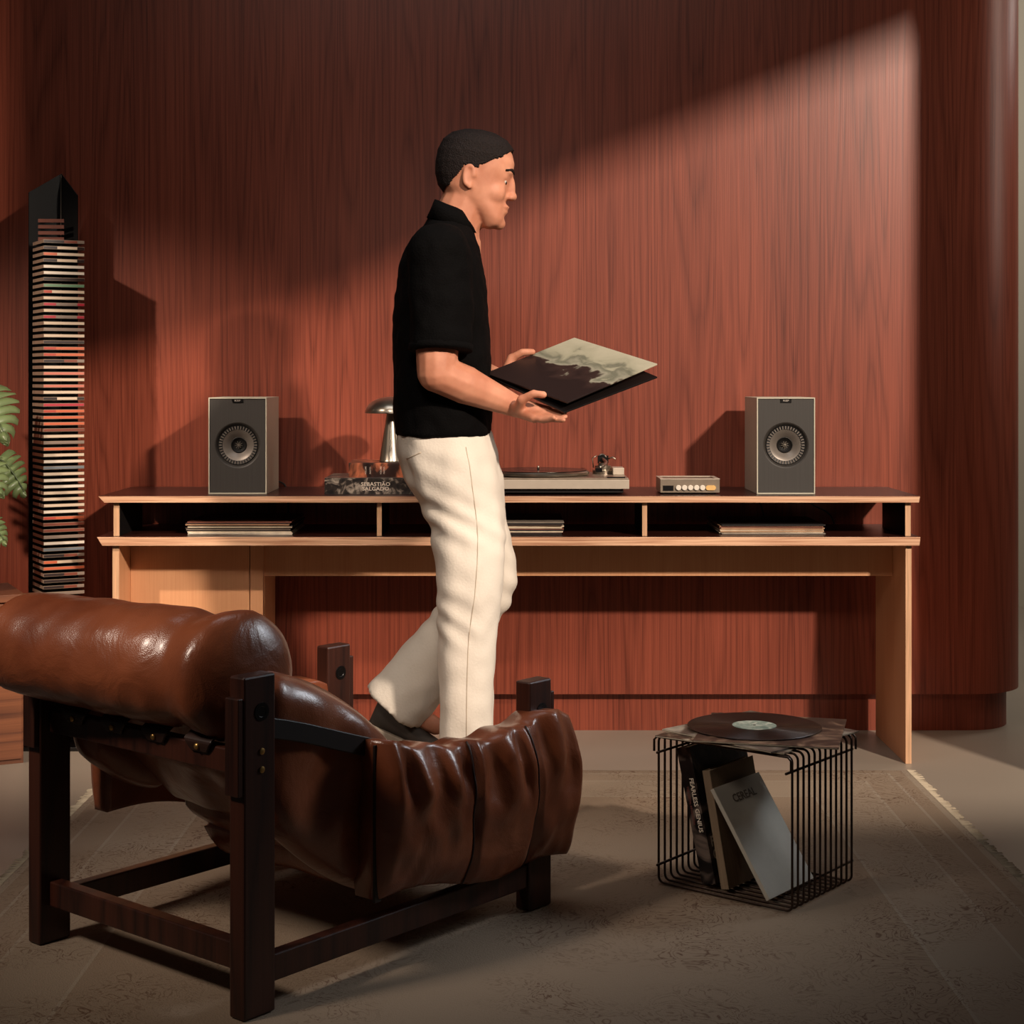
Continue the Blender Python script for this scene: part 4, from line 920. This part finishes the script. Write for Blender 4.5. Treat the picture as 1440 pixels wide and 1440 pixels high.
for k, p in enumerate(V_):
    V_[k] = p + Vector((0, 0, 0.007 * max(0, min(1, (p.z - 0.03) / 0.06)))) + Vector((noise.noise(p * 90), noise.noise(p * 90 + Vector((5, 0, 0))), noise.noise(p * 90 + Vector((0, 7, 0))))) * 0.0006
used = sorted({i for f in fs for i in f}); mp_ = {k: i for i, k in enumerate(used)}
mb.add([HM @ V_[k] for k in used], [tuple(mp_[i] for i in f) for f in fs]); hr_ = mb.build('hair', HAIRM, man, smooth=True)
sd = hr_.modifiers.new('thick', 'SOLIDIFY'); sd.thickness = 0.007; sd.offset = -1

# shirt
SHIRT = plain('black_knit', (5, 4, 4), 0.85, vary=0.3, scale=(160, 160, 400), bump=0.25, bscale=220, spec=0.08)
mb = MB()
mb.loft([ering(612, 662, 304, 0.060, dz=-.02), ering(592, 668, 322, 0.105), ering(573, 674, 345, 0.165), ering(561, 680, 375, 0.195), ering(555, 686, 420, 0.198), ering(553, 689, 470, 0.185), ering(553, 690, 520, 0.178), ering(554, 691, 570, 0.176), ering(557, 692, 612, 0.178)])
for S, E in ((nS, nE), (fS, fE)):
    o_ = Vector((0.006, 0, 0)); e_ = S.lerp(E, 0.80)
    mb.ball(S + Vector((0.0, 0, 0.006)), 0.082, 18, 12); mb.tube([S, S.lerp(e_, .5) + o_, e_ + o_ * 1.5], [0.080, 0.080, 0.078], 24)
sh = mb.build('polo_shirt', SHIRT, man); fuse(sh, 0.007, 6, 0.5)
for v in sh.data.vertices:
    c = v.co; v.co = c + v.normal * (0.006 * noise.noise(Vector((c.x * 9, c.y * 9, c.z * 16))) + 0.003 * noise.noise(c * 34))
mb = MB()   # rib collar
cl_r = []
for px0, px1, py, hw, gr in ((604, 668, 316, 0.074, 0.004), (608, 664, 306, 0.069, 0.006), (612, 660, 294, 0.066, 0.006), (611, 662, 293, 0.070, 0.011), (606, 668, 305, 0.075, 0.012), (600, 672, 318, 0.083, 0.010)):
    cl_r.append(ering(px0, px1, py, hw + gr * .3, dz=-0.022))
mb.loft(cl_r, cap=False); o = mb.build('collar', SHIRT, man, smooth=True)
s1 = o.modifiers.new('t', 'SOLIDIFY'); s1.thickness = 0.003
for S, E in ((nS, nE), (fS, fE)):
    e_ = S.lerp(E, 0.80) + Vector((0.009, 0, 0)); d_ = (E - S).normalized()
    mb = MB(); mb.tube([e_ - d_ * 0.012, e_, e_ + d_ * 0.004], [0.0805, 0.0805, 0.0785], 28); mb.build('sleeve_band', SHIRT, man, smooth=True)
# trousers
TRO = plain('off_white_cotton', (222, 212, 198), 0.8, vary=0.04, scale=(9, 9, 9), bump=0.12, bscale=160, spec=0.2)
def interp(tab, y):
    for (y0, *a), (y1, *b) in zip(tab, tab[1:]):
        if y0 <= y <= y1:
            t = (y - y0) / (y1 - y0); return [p + (q - p) * t for p, q in zip(a, b)]
    return list(tab[-1][1:])
mb = MB()
# pelvis + near leg
tab = [(604, 559, 690, 0.166, 4.35), (640, 561, 699, 0.178, 4.35), (675, 572, 706, 0.180, 4.35), (705, 588, 709, 0.165, 4.345), (740, 603, 711, 0.115, 4.29), (780, 611, 711, 0.096, 4.26), (830, 616, 708, 0.088, 4.245), (880, 617, 700, 0.082, 4.24), (960, 617, 695, 0.080, 4.24), (1040, 617, 694, 0.082, 4.24), (1112, 616, 696, 0.085, 4.24)]
rings = []
for k in range(0, 45):
    y = 604 + (1112 - 604) * k / 44; x0, x1, hw, D = interp(tab, y)
    rings.append(ering(x0, x1, y, hw, D, n=32))
mb.loft(rings)
# far leg: tube with flattening hem
def legtube(pts, rad, n=26, K=10):
    P = crm(pts, K); M_ = len(P); rs = [r for r in rad]
    rr = [rs[min(len(rs) - 1, int(i / K))] + (rs[min(len(rs) - 1, int(i / K) + 1)] - rs[min(len(rs) - 1, int(i / K))]) * ((i % K) / K) for i in range(M_)]
    mb.tube(P, rr, n)
legtube([fH + Vector((0, 0, 0.05)), fH.lerp(fK, .5) + Vector((0.01, 0, 0)), fK + Vector((-0.012, 0, 0)), fK.lerp(fA, .5) + Vector((-0.005, 0, 0)), fA + Vector((-0.012, 0, -0.005))], [0.094, 0.082, 0.072, 0.082, 0.090])
tr = mb.build('trousers', TRO, man); fuse(tr, 0.007, 8, 0.5)
for v in tr.data.vertices:
    c = v.co; zz = c.z
    py = HY + (CZ - zz) * F / 4.3
    f1 = math.exp(-((py - 735) / 50) ** 2) + 0.8 * math.exp(-((py - 850) / 45) ** 2) + 0.5 * math.exp(-((py - 650) / 40) ** 2)
    d = 0.0055 * f1 * math.sin((zz * 1.0 + c.x * 0.55 + 0.03 * noise.noise(c * 6)) * 95) * (0.5 + noise.noise(c * 5 + Vector((3, 3, 3))))
    d += 0.007 * noise.noise(Vector((c.x * 16, c.y * 16, c.z * 4.5))) + 0.003 * noise.noise(c * 22)
    v.co = c + v.normal * d
tr.data.update()
# details: side seam, belt, back pocket
mb = MB(); P_ = []
dg = bpy.context.evaluated_depsgraph_get()
from mathutils.bvhtree import BVHTree
bvh = BVHTree.FromPolygons([v.co for v in tr.data.vertices], [p.vertices for p in tr.data.polygons])
for k in range(40):
    y = 625 + (1105 - 625) * k / 39; x0, x1, hw, D = interp(tab, y)
    xx = x0 + (x1 - x0) * (0.72 if y < 650 else 0.72 - 0.20 * min(1, (y - 650) / 250))
    c = pa(xx, y, D); h = bvh.ray_cast(Vector((c.x, c.y - 0.6, c.z)), Vector((0, 1, 0)))
    if h[0]: P_.append(h[0] + Vector((0, -0.0003, 0)))
mb.tube(P_, 0.0012, 6); mb.build('side_seam', plain('stitched_seam', (190, 174, 154), 0.8), tr, smooth=True)
mb = MB(); P_ = []
for t in range(9):
    c = pa(576 + t * 2.6, 642 - t * 1.2); h = bvh.ray_cast(Vector((c.x, c.y - 0.6, c.z)), Vector((0, 1, 0)))
    if h[0]: P_.append(h[0] + Vector((0, -0.0003, 0)))
mb.tube(P_, 0.0018, 6); mb.build('back_pocket', plain('stitched_seam', (190, 174, 154), 0.8), tr, smooth=True)
# shoes
SHOE = plain('dark_grey_suede', (62, 54, 48), 0.8); SOLE = plain('pale_rubber_sole', (150, 136, 120), 0.7)
def shoe(ank, M3, nm):
    def T(p): return ank + M3 @ Vector(p)
    mb = MB(); rings = []
    for x, w_, zt in ((-0.068, 0.020, -0.005), (-0.060, 0.031, 0.010), (-0.03, 0.037, 0.022), (0.01, 0.038, 0.015), (0.05, 0.040, -0.012), (0.10, 0.046, -0.030), (0.14, 0.046, -0.038), (0.175, 0.038, -0.046), (0.196, 0.018, -0.054)):
        zb = -0.070; h2 = (zt - zb) / 2; ring = []
        for j in range(20):
            a = 2 * math.pi * j / 20; ring.append(T((x, w_ * math.cos(a) * (1 if math.sin(a) < 0 else 0.85 + 0.15 * (1 - math.sin(a))), zb + h2 + h2 * math.copysign(abs(math.sin(a)) ** 0.75, math.sin(a)))))
        rings.append(ring)
    mb.loft(rings); o = mb.build('shoe', SHOE, man, smooth=True)
    mb = MB(); ol = [(-0.075, 0), (-0.066, 0.026), (-0.03, 0.038), (0.03, 0.040), (0.10, 0.049), (0.15, 0.048), (0.19, 0.032), (0.205, 0)]
    ol = ol + [(x, -y) for x, y in ol[-2:0:-1]]
    mb.loft([[T((x, y, -0.086)) for x, y in ol], [T((x, y, -0.064)) for x, y in ol]]); mb.build('shoe_sole', SOLE, o, bevel=.003)
shoe(Vector((nA.x, nA.y, 0.0965)), Matrix.Rotation(0, 3, 'Y'), 'near')
shoe(fA + Vector((0.01, 0, -0.012)), Matrix.Rotation(R(24), 3, 'Y'), 'far')

# record sleeves he holds
def held(center, vr, vf, th, mat, name, label):
    vr = Vector(vr); vf = Vector(vf); vf = vf - vr * (vf.dot(vr) / vr.length_squared)
    ax = (vr - vf).normalized(); ay = (vr + vf).normalized(); az = ax.cross(ay)
    M = Matrix((ax, ay, az)).transposed().to_4x4(); t = MB(); t.box((-0.1575, -0.1575, -th / 2), (0.1575, 0.1575, th / 2))
    o = t.build(name, mat, bevel=0.0006); o.matrix_world = Matrix.Translation(center) @ M; return o
def cover_mat():
    m, nt, b = new_mat('landscape_record_cover'); L = nt.links.new
    tc = N(nt, 'ShaderNodeTexCoord'); sp = N(nt, 'ShaderNodeSeparateXYZ'); L(tc.outputs['Object'], sp.inputs[0])
    nz = N(nt, 'ShaderNodeTexNoise'); nz.inputs['Scale'].default_value = 13; nz.inputs['Detail'].default_value = 4; nz.inputs['Distortion'].default_value = 0.6
    L(tc.outputs['Object'], nz.inputs['Vector'])
    a = N(nt, 'ShaderNodeMath', operation='MULTIPLY_ADD'); a.inputs[1].default_value = 3.2; L(sp.outputs[1], a.inputs[0])
    n1 = N(nt, 'ShaderNodeMath', operation='MULTIPLY_ADD'); n1.inputs[1].default_value = 0.9; n1.inputs[2].default_value = 0.0; L(nz.outputs[0], n1.inputs[0]); L(n1.outputs[0], a.inputs[2])
    cr = N(nt, 'ShaderNodeValToRGB'); e = cr.color_ramp.elements; e[0].position = 0.28; e[0].color = lin((34, 22, 20)); e[1].position = 0.9; e[1].color = lin((178, 172, 150))
    for p, c in ((0.44, (52, 36, 32)), (0.50, (150, 146, 128)), (0.62, (108, 108, 92)), (0.70, (160, 156, 134))):
        k = e.new(p); k.color = lin(c)
    L(a.outputs[0], cr.inputs[0]); L(cr.outputs[0], b.inputs['Base Color']); b.inputs['Roughness'].default_value = 0.4
    return m
up = held(CEN, (0.212, -0.022, 0.012), (0.03, 0.205, 0.085), 0.004, cover_mat(), 'record_sleeve', '')
tag(up, 'record sleeve with grey-green landscape cover held out in both hands of the man', 'record sleeve', 'record sleeves held by the man')
lo = held(CEN + Vector((0.0, 0.0, -0.019)), (0.212, -0.024, -0.002), (0.03, 0.205, 0.090), 0.004, plain('black_sleeve_card', (18, 13, 12), .4), 'record_sleeve', '')
tag(lo, 'black record sleeve held underneath the grey-green one by the man', 'record sleeve', 'record sleeves held by the man')
